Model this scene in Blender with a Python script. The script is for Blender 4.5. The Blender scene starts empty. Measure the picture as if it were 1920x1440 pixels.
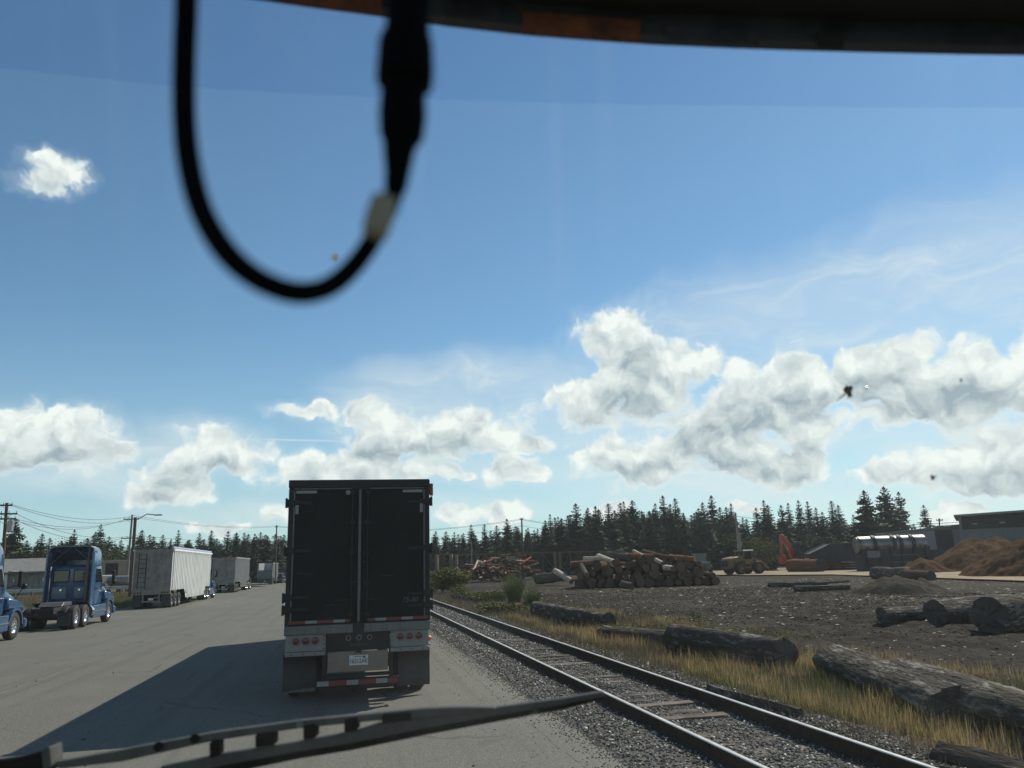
import bpy, bmesh, math, random
import numpy as np
from mathutils import Vector, Matrix

SC = bpy.context.scene
COL = SC.collection
PI = math.pi
RAD = math.radians

# ------------------------------------------------------------------ camera
FPX, EYE = 1443.0, 2.3                       # focal length in photo pixels, eye height (m)
PITCH, ROLL = math.atan(337.5 / FPX), 0.031
cam_d = bpy.data.cameras.new('camera')
cam = bpy.data.objects.new('camera', cam_d)
COL.objects.link(cam)
CAM_R = (Matrix.Rotation(PI / 2 + PITCH, 3, 'X') @ Matrix.Rotation(-ROLL, 3, 'Z'))
cam.matrix_world = Matrix.Translation((0, 0, EYE)) @ CAM_R.to_4x4()
cam_d.sensor_width = 36
cam_d.lens = FPX / 1920 * 36
cam_d.clip_start, cam_d.clip_end = 0.02, 6000
cam_d.dof.use_dof = True
cam_d.dof.focus_distance = 24
cam_d.dof.aperture_fstop = 6.5
SC.camera = cam

def ray(px, py):
    return CAM_R @ Vector(((px - 960) / FPX, -(py - 720) / FPX, -1))
def gp(px, py, z=0.0):                       # ground point seen in a direction
    d = ray(px, py); t = (z - EYE) / d.z
    return Vector((0, 0, EYE)) + d * t
def at(px, py, Y):                           # point at forward distance Y in a direction
    d = ray(px, py)
    return Vector((0, 0, EYE)) + d * (Y / d.y)
ROADA = RAD(12.5)
def W(u, v, z=0.0):                          # road frame: u across, v along
    c, s = math.cos(ROADA), math.sin(ROADA)
    return Vector((u * c - v * s, u * s + v * c, z))
def UV(p):
    c, s = math.cos(ROADA), math.sin(ROADA)
    return p[0] * c + p[1] * s, -p[0] * s + p[1] * c

# ------------------------------------------------------------------ light and exposure
SUN_AZ, SUN_EL = RAD(42.5), RAD(43)          # azimuth to the right of the view axis
SKY_STRENGTH, SUN_STRENGTH = 0.09, 5.0
sun_dir = Vector((math.sin(SUN_AZ) * math.cos(SUN_EL), math.cos(SUN_AZ) * math.cos(SUN_EL), math.sin(SUN_EL)))
sun_d = bpy.data.lights.new('sun', 'SUN')
sun_d.energy, sun_d.angle, sun_d.color = SUN_STRENGTH, RAD(0.53), (1.0, 0.93, 0.82)
sun = bpy.data.objects.new('sun', sun_d)
COL.objects.link(sun)
sun.rotation_euler = sun_dir.to_track_quat('Z', 'Y').to_euler()
sun.location = (30, 40, 60)
SC.view_settings.view_transform = 'Standard'
SC.view_settings.look = 'None'
SC.view_settings.exposure = 0.0
SC.view_settings.gamma = 1.0
SC.view_settings.use_curve_mapping = False
SC.cycles.max_bounces = 6
SC.cycles.diffuse_bounces = 2
SC.cycles.glossy_bounces = 3
SC.cycles.transparent_max_bounces = 12
SC.cycles.use_denoising = True
SC.cycles.caustics_reflective = SC.cycles.caustics_refractive = False

# ------------------------------------------------------------------ node helper
class NT:
    def __init__(s, tree):
        s.t = tree; s.n = tree.nodes; s.l = tree.links
    def add(s, typ, **kw):
        n = s.n.new(typ)
        for k, v in kw.items(): setattr(n, k, v)
        return n
    def put(s, sock, v):
        if isinstance(v, bpy.types.NodeSocket): s.l.new(v, sock)
        elif v is not None: sock.default_value = v
    def m(s, op, a, b=None, c=None, clamp=False):
        n = s.add('ShaderNodeMath', operation=op, use_clamp=clamp)
        for i, v in enumerate((a, b, c)):
            if v is not None: s.put(n.inputs[i], v)
        return n.outputs[0]
    def v(s, op, a, b=None, c=None, out=0, scale=None):
        n = s.add('ShaderNodeVectorMath', operation=op)
        for i, x in enumerate((a, b, c)):
            if x is not None: s.put(n.inputs[i], x)
        if scale is not None: s.put(n.inputs['Scale'], scale)
        return n.outputs[out]
    def sstep(s, x, lo, hi, a=0.0, b=1.0):
        n = s.add('ShaderNodeMapRange', interpolation_type='SMOOTHSTEP')
        s.put(n.inputs['Value'], x)
        for k, q in zip(('From Min', 'From Max', 'To Min', 'To Max'), (lo, hi, a, b)): s.put(n.inputs[k], q)
        return n.outputs[0]
    def lin(s, x, lo, hi, a=0.0, b=1.0):
        n = s.add('ShaderNodeMapRange')
        s.put(n.inputs['Value'], x)
        for k, q in zip(('From Min', 'From Max', 'To Min', 'To Max'), (lo, hi, a, b)): s.put(n.inputs[k], q)
        return n.outputs[0]
    def noise(s, vec, scale, detail=4, rough=.55, out='Fac', dist=0, dims='3D'):
        n = s.add('ShaderNodeTexNoise', noise_dimensions=dims)
        if vec is not None: s.put(n.inputs['Vector'], vec)
        n.inputs['Scale'].default_value = scale
        n.inputs['Detail'].default_value = detail
        n.inputs['Roughness'].default_value = rough
        n.inputs['Distortion'].default_value = dist
        return n.outputs[out]
    def voro(s, vec, scale, detail=0, rough=.5, feature='F1', out='Distance', rand=1, dims='3D'):
        n = s.add('ShaderNodeTexVoronoi', feature=feature, voronoi_dimensions=dims)
        if vec is not None: s.put(n.inputs['Vector'], vec)
        n.inputs['Scale'].default_value = scale
        if 'Detail' in n.inputs: n.inputs['Detail'].default_value = detail
        if 'Roughness' in n.inputs: n.inputs['Roughness'].default_value = rough
        n.inputs['Randomness'].default_value = rand
        return n.outputs[out]
    def mix(s, f, a, b, blend='MIX'):
        n = s.add('ShaderNodeMix', data_type='RGBA', blend_type=blend)
        s.put(n.inputs[0], f)
        s.put(n.inputs[6], (*a, 1) if isinstance(a, (tuple, list)) and len(a) == 3 else a)
        s.put(n.inputs[7], (*b, 1) if isinstance(b, (tuple, list)) and len(b) == 3 else b)
        return n.outputs[2]
    def xyz(s, x=0.0, y=0.0, z=0.0):
        n = s.add('ShaderNodeCombineXYZ')
        for i, q in enumerate((x, y, z)): s.put(n.inputs[i], q)
        return n.outputs[0]

# ------------------------------------------------------------------ sky with clouds
world = bpy.data.worlds.new('World')
SC.world = world
world.use_nodes = True
wt = NT(world.node_tree)
wt.n.clear()
sky = wt.add('ShaderNodeTexSky', sky_type='NISHITA')
sky.sun_disc = False
sky.sun_elevation = SUN_EL
sky.sun_rotation = SUN_AZ
sky.altitude = 60
sky.air_density, sky.dust_density, sky.ozone_density = 1.0, 0.1, 1.0
dirv = wt.v('NORMALIZE', wt.add('ShaderNodeTexCoord').outputs['Generated'])
sep = wt.add('ShaderNodeSeparateXYZ'); wt.l.new(dirv, sep.inputs[0])
az = wt.m('MULTIPLY', wt.m('ARCTAN2', sep.outputs[0], sep.outputs[1]), 10.0)
el = wt.m('MULTIPLY', wt.m('ARCSINE', sep.outputs[2]), 10.0)
P0 = wt.xyz(az, el, 0.0)                     # tenths of a radian: azimuth, elevation

def sky_pt(px, py):
    d = ray(px, py).normalized()
    return math.atan2(d.x, d.y) * 10, math.asin(d.z) * 10
K = 10 / FPX
# cumulus lobes: place on the sky (given by photo direction), half-width, half-height, all in photo pixels
CLOUDS = [(100,315,40,24),(66,342,30,18),
 (-10,835,90,48),(70,845,110,30),(130,812,66,40),(185,838,60,24),(20,800,60,36),
 (405,848,80,36),(450,850,40,34),(345,866,50,28),(318,892,48,24),(300,926,60,22),(345,912,40,20),
 (590,772,66,14),(680,772,46,22),(740,815,86,44),(850,812,115,46),(892,778,40,30),(970,836,60,18),(700,855,66,22),
 (590,886,80,30),(720,890,115,24),(850,895,44,12),(945,884,48,24),(990,893,36,14),
 (1130,628,56,38),(1190,636,60,54),(1240,690,86,46),(1205,720,95,60),(1105,757,84,42),(1295,690,46,26),(1150,700,40,40),
 (1400,765,110,66),(1325,795,90,52),(1450,745,85,56),(1500,705,75,34),(1535,725,60,44),(1430,866,120,40),(1360,832,84,50),
 (1200,874,105,46),(1150,852,62,34),(1270,852,56,42),(1525,805,60,42),(1385,705,40,34),(1500,865,56,40),
 (1665,705,90,56),(1640,672,62,34),(1700,660,44,38),(1790,722,120,62),(1880,715,70,50),(1815,685,60,38),(1750,768,120,26),(1610,690,36,44),(1960,730,70,50),
 (1830,868,110,36),(1905,848,70,44),(1890,900,100,24),(1660,890,62,20),(1740,880,60,22),(1980,870,80,50),
 (540,962,36,18),(870,968,38,18),(940,964,44,22),(1800,962,30,14),(1400,955,24,10),(1150,958,36,14),(420,985,50,10)]
SHADE = [(1400,790,60,34),(1455,750,60,34),(1420,880,85,24),(1310,820,50,28),(1760,745,120,30),(1650,735,50,26),(1880,905,90,18),(1195,690,40,26),(1180,760,50,18),
 (800,835,70,18),(700,862,44,12),(110,860,80,12),(290,935,30,10),(330,885,24,12),(390,872,40,10),(1190,890,60,16),(555,905,30,14),(1850,880,60,12)]

BASE = wt.v('MULTIPLY', sky.outputs[0], (.86, 1.13, 1.2))   # white balance of the picture
hzf = wt.sstep(el, 3.2, -.3)                 # milkier towards the horizon, as the air is
BASE = wt.mix(wt.m('MULTIPLY', hzf, .56), BASE, (5.3, 7.3, 8.5))

def near(lobes, a0, a1, e0, e1, reach, pad):
    out = []
    for (x, y, rx, ry) in lobes:
        cx, cy = sky_pt(x, y)
        if a0 - pad < cx + rx*K*reach and cx - rx*K*reach < a1 + pad and e0 - pad < cy + ry*K*reach and cy - ry*K*reach < e1 + pad:
            out.append((cx, cy, rx*K, ry*K))
    return out
def blob_field(p, lobes, k=0.22):
    acc = None
    for (cx, cy, rx, ry) in lobes:
        q = wt.v('MULTIPLY_ADD', p, (1/rx, 1/ry, 0), (-cx/rx, -cy/ry, 0))
        d = wt.v('LENGTH', q, out='Value')
        acc = d if acc is None else wt.m('SMOOTH_MIN', acc, d, k)
    return wt.m('SUBTRACT', 1.0, acc) if acc is not None else None
def streak(xa, ya, xb, yb, w, soft):
    a, b = sky_pt(xa, ya), sky_pt(xb, yb)
    L = math.hypot(b[0]-a[0], b[1]-a[1]); ang = math.atan2(b[1]-a[1], b[0]-a[0]); c, s = math.cos(ang), math.sin(ang)
    q = wt.v('SUBTRACT', P0, ((a[0]+b[0])/2, (a[1]+b[1])/2, 0))
    lx = wt.v('DOT_PRODUCT', q, (c, s, 0), out='Value'); ly = wt.v('DOT_PRODUCT', q, (-s, c, 0), out='Value')
    e = wt.v('LENGTH', wt.xyz(wt.m('DIVIDE', lx, L/2), wt.m('DIVIDE', ly, w*K), 0), out='Value')
    return wt.m('MULTIPLY', wt.sstep(e, 1.0, .3), soft)
STREAKS = [(430,821,690,828,3,.45),(1464,648,1522,630,4.5,.8),(1324,664,1362,656,5,.4)]
CIRR = [(780,740,170,60),(960,705,160,60),(850,780,240,60),(1500,580,340,100),(1850,510,280,130),(1700,560,300,60),(1300,920,300,40),(1780,800,300,60),(1750,930,260,30),(180,885,160,40),(340,835,140,50),(1150,800,260,60),(1000,880,240,40),(720,960,420,30)]

def cloud_colour(lobes, shades, cirrs, streaks, general=False):
    warp = wt.v('SUBTRACT', wt.noise(P0, 1.1, 2, .6, 'Color', dims='2D'), (.5, .5, .5))
    P1 = wt.v('ADD', P0, wt.v('MULTIPLY', warp, (.5, .36, 0)))
    warp2 = wt.v('SUBTRACT', wt.noise(P0, 5.0, 2, .6, 'Color', dims='2D'), (.5, .5, .5))
    P2 = wt.v('ADD', P1, wt.v('MULTIPLY', warp2, (.15, .13, 0)))
    v0 = wt.voro(P2, 2.0, 2, .5, dims='2D')
    n0 = wt.noise(P2, 3.4, 7, .59, dims='2D')
    b0 = wt.m('ADD', wt.m('MULTIPLY', wt.m('SUBTRACT', .40, v0), .60), wt.m('MULTIPLY', wt.m('SUBTRACT', n0, .5), .95))
    n1 = wt.noise(wt.v('ADD', P2, (.05, .12, 0)), 3.4, 3, .5, dims='2D')   # the same relief a little nearer the sun
    if general:
        g = wt.noise(wt.v('MULTIPLY', P0, (.32, .8, 1)), 1.0, 3, .5, dims='2D')
        blob = wt.m('MULTIPLY', wt.m('SUBTRACT', g, .49), 4.0)
        fade = wt.m('MULTIPLY', wt.sstep(wt.m('ABSOLUTE', az), 6.6, 8.0), wt.m('MULTIPLY', wt.sstep(el, .2, .8), wt.sstep(el, 3.8, 2.4)))
        blob = wt.m('SUBTRACT', blob, wt.m('MULTIPLY', wt.m('SUBTRACT', 1.0, fade), 2.0))
    else:
        blob = blob_field(P2, lobes)
    col = BASE
    if cirrs or streaks:
        rot = wt.add('ShaderNodeMapping'); wt.l.new(P1, rot.inputs['Vector'])
        rot.inputs['Rotation'].default_value = (0, 0, RAD(-14)); rot.inputs['Scale'].default_value = (.55, 2.0, 1)
        c1 = wt.sstep(wt.noise(rot.outputs[0], 1.1, 5, .62, dist=.5, dims='2D'), .40, .85)
        cf = None
        if cirrs:
            cm = wt.sstep(blob_field(P1, cirrs, .4), -.35, .7)
            cf = wt.m('MULTIPLY', cm, wt.m('ADD', wt.m('MULTIPLY', c1, .62), .42), clamp=True)
        for q in streaks:
            s_ = streak(*q); cf = s_ if cf is None else wt.m('MAXIMUM', cf, s_)
        col = wt.mix(wt.m('MULTIPLY', cf, .82), col, (8.6, 9.4, 9.5))
    if blob is None: return col
    dens = wt.m('ADD', blob, wt.m('ADD', b0, .385))
    alpha = wt.sstep(dens, -.06, .42)
    # thin vapour round and between the heaps
    veil = wt.m('MULTIPLY', wt.sstep(wt.m('ADD', blob, wt.m('MULTIPLY', b0, .8)), -1.0, .25), .42)
    if general: veil = wt.m('MULTIPLY', veil, fade)
    col = wt.mix(veil, col, (7.6, 8.9, 9.3))
    if general: deep = wt.sstep(dens, .3, 1.2)
    else:                                    # how much cloud lies between a point and the sun
        d2 = blob_field(wt.v('ADD', P2, (.10, .26, 0)), lobes, .3)
        deep = wt.sstep(wt.m('ADD', d2, wt.m('MULTIPLY', b0, .45)), -.25, .75)
    grey = wt.m('ADD', wt.m('MULTIPLY', deep, .45), wt.m('MULTIPLY', wt.m('SUBTRACT', n1, n0), 1.15))
    grey = wt.m('ADD', grey, wt.m('MULTIPLY', wt.m('SUBTRACT', v0, .35), .45))
    if shades:
        grey = wt.m('ADD', grey, wt.m('MULTIPLY', wt.sstep(blob_field(P2, shades, .3), -.7, .6), .20))
    grey = wt.m('MULTIPLY', grey, wt.sstep(dens, -.05, .45))
    grey = wt.m('MAXIMUM', wt.m('MINIMUM', grey, 1.0), 0.0)
    ccol = wt.mix(grey, (10.3, 10.9, 10.5), (3.9, 4.9, 5.5))
    return wt.mix(alpha, col, ccol)

def background(colour):
    b = wt.add('ShaderNodeBackground'); wt.l.new(colour, b.inputs[0]); b.inputs[1].default_value = SKY_STRENGTH
    return b.outputs[0]
def within(x, lo, hi):
    return wt.m('MULTIPLY', wt.m('GREATER_THAN', x, lo), wt.m('LESS_THAN', x, hi))
shader = None
EDGES = [-6.6, -3.3, -1.4, 0.5, 1.7, 2.9, 4.2, 6.6]      # the sky is worked out in slices of azimuth, only to save time
for a0, a1 in zip(EDGES[:-1], EDGES[1:]):
    e0, e1 = -.3, (6.3 if a0 < -6 else 5.1)
    lb = near(CLOUDS, a0, a1, e0, e1, 1.7, .3); shd = near(SHADE, a0, a1, e0, e1, 1.9, .3); cr = near(CIRR, a0, a1, e0, e1, 1.4, .25)
    stk = [q for q in STREAKS if sky_pt(q[2], q[3])[0] > a0 and sky_pt(q[0], q[1])[0] < a1]
    c = background(cloud_colour(lb, shd, cr, stk))
    if shader is not None:
        mx = wt.add('ShaderNodeMixShader')
        wt.put(mx.inputs[0], wt.m('GREATER_THAN', az, a0))
        wt.put(mx.inputs[1], shader); wt.put(mx.inputs[2], c)
        c = mx.outputs[0]
    shader = c
mx = wt.add('ShaderNodeMixShader')
wt.put(mx.inputs[0], wt.m('GREATER_THAN', wt.m('ABSOLUTE', az), 6.6))
wt.put(mx.inputs[1], shader); wt.put(mx.inputs[2], background(cloud_colour(None, None, None, None, True)))
top = wt.add('ShaderNodeMixShader')
wt.put(top.inputs[0], wt.m('MULTIPLY', wt.m('GREATER_THAN', el, -.3), wt.m('LESS_THAN', el, wt.m('MULTIPLY_ADD', wt.m('LESS_THAN', az, -3.3), 1.2, 5.1))))
wt.put(top.inputs[1], background(BASE)); wt.put(top.inputs[2], mx.outputs[0])
wo = wt.add('ShaderNodeOutputWorld'); wt.l.new(top.outputs[0], wo.inputs[0])
world.cycles.sampling_method = 'MANUAL'
world.cycles.sample_map_resolution = 512

# ================================================================== mesh helpers
rnd = random.Random(7)
def tag(o, label=None, cat=None, group=None, kind=None):
    if label: o['label'] = label
    if cat: o['category'] = cat
    if group: o['group'] = group
    if kind: o['kind'] = kind
    return o
def empty(name, loc=(0, 0, 0), rz=0.0):
    o = bpy.data.objects.new(name, None); COL.objects.link(o)
    o.location = loc; o.rotation_euler = (0, 0, rz); o.empty_display_size = .3
    return o
def link(name, me, parent=None, loc=(0, 0, 0), rot=(0, 0, 0), scale=(1, 1, 1)):
    o = bpy.data.objects.new(name, me); COL.objects.link(o)
    o.parent = parent; o.location = loc; o.rotation_euler = rot; o.scale = scale
    return o
def copy_tree(o, parent=None):
    c = o.copy(); COL.objects.link(c); c.parent = parent
    for ch in list(o.children): copy_tree(ch, c)
    return c

class MB:
    def __init__(s): s.v = []; s.f = []; s.mi = []; s.cur = 0
    def add(s, vs, fs, M=None):
        b = len(s.v)
        s.v += [tuple(M @ Vector(p)) if M is not None else tuple(p) for p in vs]
        s.f += [tuple(b + i for i in f) for f in fs]; s.mi += [s.cur] * len(fs)
        return s
    def bx(s, x0, x1, y0, y1, z0, z1, M=None):
        vs = [(x0,y0,z0),(x1,y0,z0),(x1,y1,z0),(x0,y1,z0),(x0,y0,z1),(x1,y0,z1),(x1,y1,z1),(x0,y1,z1)]
        return s.add(vs, [(0,3,2,1),(4,5,6,7),(0,1,5,4),(1,2,6,5),(2,3,7,6),(3,0,4,7)], M)
    def beam(s, a, b, w, h, up=(0, 0, 1)):
        a, b = Vector(a), Vector(b); d = b - a; L = d.length; d.normalize()
        up = Vector(up)
        if abs(d.dot(up)) > .98: up = Vector((1, 0, 0))
        x = d.cross(up).normalized(); z = x.cross(d)
        M = Matrix((x, d, z)).transposed().to_4x4(); M.translation = a
        return s.bx(-w/2, w/2, 0, L, -h/2, h/2, M)
    def tube(s, pts, rad, n=8, caps=True):
        pts = [Vector(p) for p in pts]
        if not isinstance(rad, (list, tuple)): rad = [rad] * len(pts)
        vs, fs = [], []
        up = None
        for i, p in enumerate(pts):
            d = (pts[min(i+1, len(pts)-1)] - pts[max(i-1, 0)]).normalized()
            if up is None:
                up = Vector((0, 0, 1)) if abs(d.z) < .9 else Vector((1, 0, 0))
            x = d.cross(up).normalized(); up = x.cross(d).normalized()
            for k in range(n):
                a = 2 * PI * k / n
                vs.append(p + (x * math.cos(a) + up * math.sin(a)) * rad[i])
        for i in range(len(pts) - 1):
            for k in range(n):
                k2 = (k + 1) % n
                fs.append((i*n+k, i*n+k2, (i+1)*n+k2, (i+1)*n+k))
        if caps:
            fs.append(tuple(range(n-1, -1, -1))); fs.append(tuple((len(pts)-1)*n + k for k in range(n)))
        return s.add(vs, fs)
    def cyl(s, a, b, r, r2=None, n=16):
        return s.tube([a, b], [r, r if r2 is None else r2], n)
    def prism(s, prof, x0, x1, M=None, x0b=None, x1b=None):    # profile in (y, z), extruded along x
        n = len(prof)
        vs = [(x0, y, z) for y, z in prof] + [(x1, y, z) for y, z in prof]
        fs = [tuple(range(n)), tuple(range(2*n-1, n-1, -1))]
        fs += [(i, i + n, (i+1) % n + n, (i+1) % n) for i in range(n)]
        return s.add(vs, fs, M)
    def lathe(s, prof, n=24, axis='x', M=None, close=False):   # profile (r, a) about the axis
        vs, fs = [], []
        for r, a in prof:
            for k in range(n):
                t = 2*PI*k/n
                vs.append((a, r*math.cos(t), r*math.sin(t)) if axis == 'x' else (r*math.cos(t), r*math.sin(t), a))
        for i in range(len(prof) - 1):
            for k in range(n):
                k2 = (k+1) % n
                fs.append((i*n+k, (i+1)*n+k, (i+1)*n+k2, i*n+k2))
        if close:
            fs.append(tuple(range(n))); fs.append(tuple((len(prof)-1)*n + k for k in range(n-1, -1, -1)))
        return s.add(vs, fs, M)
    def mesh(s, name, mats, bevel=0, smooth=False, segs=1):
        me = bpy.data.meshes.new(name)
        me.from_pydata(s.v, [], s.f)
        if not isinstance(mats, (list, tuple)): mats = [mats]
        for m in mats: me.materials.append(m)
        if len(mats) > 1: me.polygons.foreach_set('material_index', s.mi)
        bm = bmesh.new(); bm.from_mesh(me)
        bmesh.ops.recalc_face_normals(bm, faces=bm.faces)
        if bevel:
            ed = [e for e in bm.edges if len(e.link_faces) == 2 and e.calc_face_angle(0) > .5]
            bmesh.ops.bevel(bm, geom=ed, offset=bevel, segments=segs, affect='EDGES', profile=.6, clamp_overlap=True)
        bm.to_mesh(me); bm.free()
        if smooth:
            me.polygons.foreach_set('use_smooth', [True] * len(me.polygons))
            me.set_sharp_from_angle(angle=RAD(38))
        me.update()
        return me
    def build(s, name, mats, parent=None, bevel=0, smooth=False, segs=1, loc=(0, 0, 0), rot=(0, 0, 0)):
        return link(name, s.mesh(name, mats, bevel, smooth, segs), parent, loc, rot)

def np_mesh(name, V, F, mat, smooth=False):
    V = np.asarray(V, np.float32); F = np.asarray(F, np.int32)
    me = bpy.data.meshes.new(name)
    me.vertices.add(len(V)); me.vertices.foreach_set('co', V.ravel())
    k = F.shape[1]
    me.loops.add(F.size); me.loops.foreach_set('vertex_index', F.ravel())
    me.polygons.add(len(F)); me.polygons.foreach_set('loop_start', np.arange(0, F.size, k, dtype=np.int32))
    if smooth: me.polygons.foreach_set('use_smooth', np.ones(len(F), bool))
    me.materials.append(mat)
    me.update(calc_edges=True)
    return me
NPR = np.random.default_rng(11)
def scatter(templates, pos, scale, rotz=None, tilt=None, stretch=None):
    """copies of small template shapes, all worked out at once; returns verts and faces"""
    pos = np.asarray(pos, float); N = len(pos)
    rotz = NPR.uniform(0, 2*PI, N) if rotz is None else rotz
    tilt = np.zeros(N) if tilt is None else tilt
    scale = np.broadcast_to(np.asarray(scale, float), (N,))
    which = NPR.integers(0, len(templates), N)
    Vs, Fs, base = [], [], 0
    for t, (tv, tf) in enumerate(templates):
        idx = np.where(which == t)[0]
        if not len(idx): continue
        v = np.asarray(tv, float)[None] * scale[idx, None, None]
        if stretch is not None: v = v * stretch[idx][:, None, :]
        ct, st_ = np.cos(tilt[idx])[:, None], np.sin(tilt[idx])[:, None]
        y, z = v[..., 1] * ct - v[..., 2] * st_, v[..., 1] * st_ + v[..., 2] * ct
        c, s = np.cos(rotz[idx])[:, None], np.sin(rotz[idx])[:, None]
        x2, y2 = v[..., 0] * c - y * s, v[..., 0] * s + y * c
        v = np.stack([x2, y2, z], -1) + pos[idx][:, None, :]
        f = np.asarray(tf)[None] + (np.arange(len(idx)) * len(tv))[:, None, None] + base
        Vs.append(v.reshape(-1, 3)); Fs.append(f.reshape(-1, f.shape[-1])); base += len(idx) * len(tv)
    return np.concatenate(Vs), np.concatenate(Fs)
def vnoise(x, y, seed=0):                     # value noise on a lattice
    r = np.random.default_rng(seed).random((64, 64))
    xi, yi = np.floor(x).astype(int), np.floor(y).astype(int)
    fx, fy = x - xi, y - yi
    fx, fy = fx*fx*(3-2*fx), fy*fy*(3-2*fy)
    g = lambda a, b: r[a % 64, b % 64]
    return (g(xi,yi)*(1-fx)+g(xi+1,yi)*fx)*(1-fy) + (g(xi,yi+1)*(1-fx)+g(xi+1,yi+1)*fx)*fy
def fbm(x, y, oct=4, seed=0, rough=.5):
    a, s, t = 1.0, 0, 0
    for o in range(oct):
        s = s + a * vnoise(x * 2**o, y * 2**o, seed + o); t += a; a *= rough
    return s / t - .5

# ================================================================== materials
def material(name):
    m = bpy.data.materials.new(name); m.use_nodes = True
    t = NT(m.node_tree); b = t.n['Principled BSDF']
    return m, t, b
def pm(name, col, rough=.6, metal=0.0, var=.18, scale=3.0, bump=0.0, bscale=40.0, col2=None, coat=0.0, spec=.5, streak=0.0, obj_rand=0.0):
    m, t, b = material(name)
    tc = t.add('ShaderNodeTexCoord').outputs['Object']
    if obj_rand:
        oi = t.add('ShaderNodeObjectInfo')
        tc = t.v('ADD', tc, t.v('SCALE', (17.0, 9.0, 5.0), scale=oi.outputs['Random']))
    n = t.noise(tc, scale, 6, .6)
    if streak:                                # run-down dirt: noise drawn out along z
        n2 = t.noise(t.v('MULTIPLY', tc, (6, 6, .5)), scale, 4, .6)
        n = t.m('ADD', t.m('MULTIPLY', n, 1 - streak), t.m('MULTIPLY', n2, streak))
    f = t.sstep(n, .3, .7)
    c2 = col2 if col2 else tuple(min(1, c * (1 + var)) for c in col)
    c1 = col if col2 else tuple(c * (1 - var) for c in col)
    c = t.mix(f, c1, c2)
    if obj_rand:
        c = t.mix(1.0, c, t.xyz(*[t.m('MULTIPLY_ADD', oi.outputs['Random'], obj_rand, 1 - obj_rand / 2)] * 3), 'MULTIPLY')
    t.l.new(c, b.inputs['Base Color'])
    t.put(b.inputs['Roughness'], t.lin(n, .3, .7, max(.02, rough - .08), min(1, rough + .08)))
    b.inputs['Metallic'].default_value = metal
    b.inputs['Coat Weight'].default_value = coat
    b.inputs['Specular IOR Level'].default_value = spec
    if bump:
        bn = t.add('ShaderNodeBump'); bn.inputs['Strength'].default_value = bump; bn.inputs['Distance'].default_value = .02
        t.l.new(t.noise(tc, bscale, 5, .6), bn.inputs['Height']); t.l.new(bn.outputs[0], b.inputs['Normal'])
    return m
BLACK = pm('black_paint', (.008, .009, .01), .45, var=.35, scale=2, spec=.3)
DOORM = pm('dusty_black_door', (.007, .009, .0095), .5, scale=1.6, col2=(.013, .0155, .0155), spec=.12, streak=.35)
RUBBER = pm('tyre_rubber', (.02, .02, .02), .8, var=.3, scale=8, bump=.3)
FLAPM = pm('mud_flap_rubber', (.016, .018, .019), .6, scale=2.5, col2=(.04, .042, .04))
STEEL = pm('weathered_steel', (.11, .11, .105), .55, .4, var=.3, scale=5, streak=.5)
ALU = pm('aluminium', (.14, .14, .133), .6, .3, var=.2, scale=4, streak=.4)
CHROME = pm('chrome', (.8, .8, .8), .14, 1, var=.08)
WHITEM = pm('worn_white_paint', (.19, .19, .178), .5, var=.14, scale=4, streak=.5)
RED = pm('red_lens', (.14, .010, .009), .25, var=.15)
REDT = pm('red_reflective_tape', (.15, .012, .012), .35, var=.15, scale=20)
WHT = pm('white_reflective_tape', (.22, .22, .21), .4, var=.1, scale=20)
ORANGE = pm('orange_lens', (.7, .14, .02), .3)
GREYRING = pm('grey_grommet', (.17, .17, .16), .6)
TAN = pm('tan_plywood', (.2, .16, .12), .7, var=.12, scale=5)
CREAM = pm('cream_plate', (.55, .55, .52), .5, var=.06)
INK = pm('dark_ink', (.03, .035, .05), .6)
CHALK = pm('faint_chalk', (.09, .1, .1), .9)
GLASSD = pm('dark_window_glass', (.012, .016, .016), .06, var=.1, spec=.8)
UNDER = pm('underbody_grime', (.016, .016, .016), .85, var=.3, scale=6)

# ================================================================== ground, road, track bed
def wuv(t):                                   # road-frame coordinates inside a material
    g = t.add('ShaderNodeNewGeometry').outputs['Position']
    n = t.add('ShaderNodeMapping'); t.l.new(g, n.inputs['Vector']); n.inputs['Rotation'].default_value = (0, 0, -ROADA)
    return n.outputs[0]
def ground_mat():
    m, t, b = material('yard_dirt'); p = wuv(t)
    n1 = t.noise(p, .12, 5, .6); n2 = t.noise(p, 1.7, 6, .65); n3 = t.noise(t.v('MULTIPLY', p, (1.0, .25, 1)), .5, 5, .6)
    c = t.mix(t.sstep(n2, .3, .72), (.028, .0235, .0175), (.066, .056, .042))
    c = t.mix(t.sstep(n3, .45, .75), c, (.042, .035, .026))
    c = t.mix(t.m('MULTIPLY', t.sstep(n1, .5, .68), .8), c, (.08, .064, .044))
    rt = t.noise(t.v('MULTIPLY', t.v('ADD', p, t.v('SCALE', t.noise(p, .1, 2, .5, 'Color'), scale=6.0)), (1.1, .12, 1)), 1.0, 5, .6)
    c = t.mix(t.m('MULTIPLY', t.sstep(rt, .50, .62), .75), c, (.017, .0145, .011))
    sp = t.voro(p, 5.5, 0); spn = t.noise(p, 9, 2)
    c = t.mix(t.m('MULTIPLY', t.sstep(sp, .16, .1), t.sstep(spn, .55, .62)), c, (.2, .175, .14))
    t.l.new(c, b.inputs['Base Color']); b.inputs['Roughness'].default_value = .95; b.inputs['Specular IOR Level'].default_value = .06
    bn = t.add('ShaderNodeBump'); bn.inputs['Strength'].default_value = 1; bn.inputs['Distance'].default_value = .12
    t.l.new(t.m('ADD', t.noise(p, 4, 8, .7), t.m('MULTIPLY', n2, .6)), bn.inputs['Height']); t.l.new(bn.outputs[0], b.inputs['Normal'])
    return m
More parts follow.
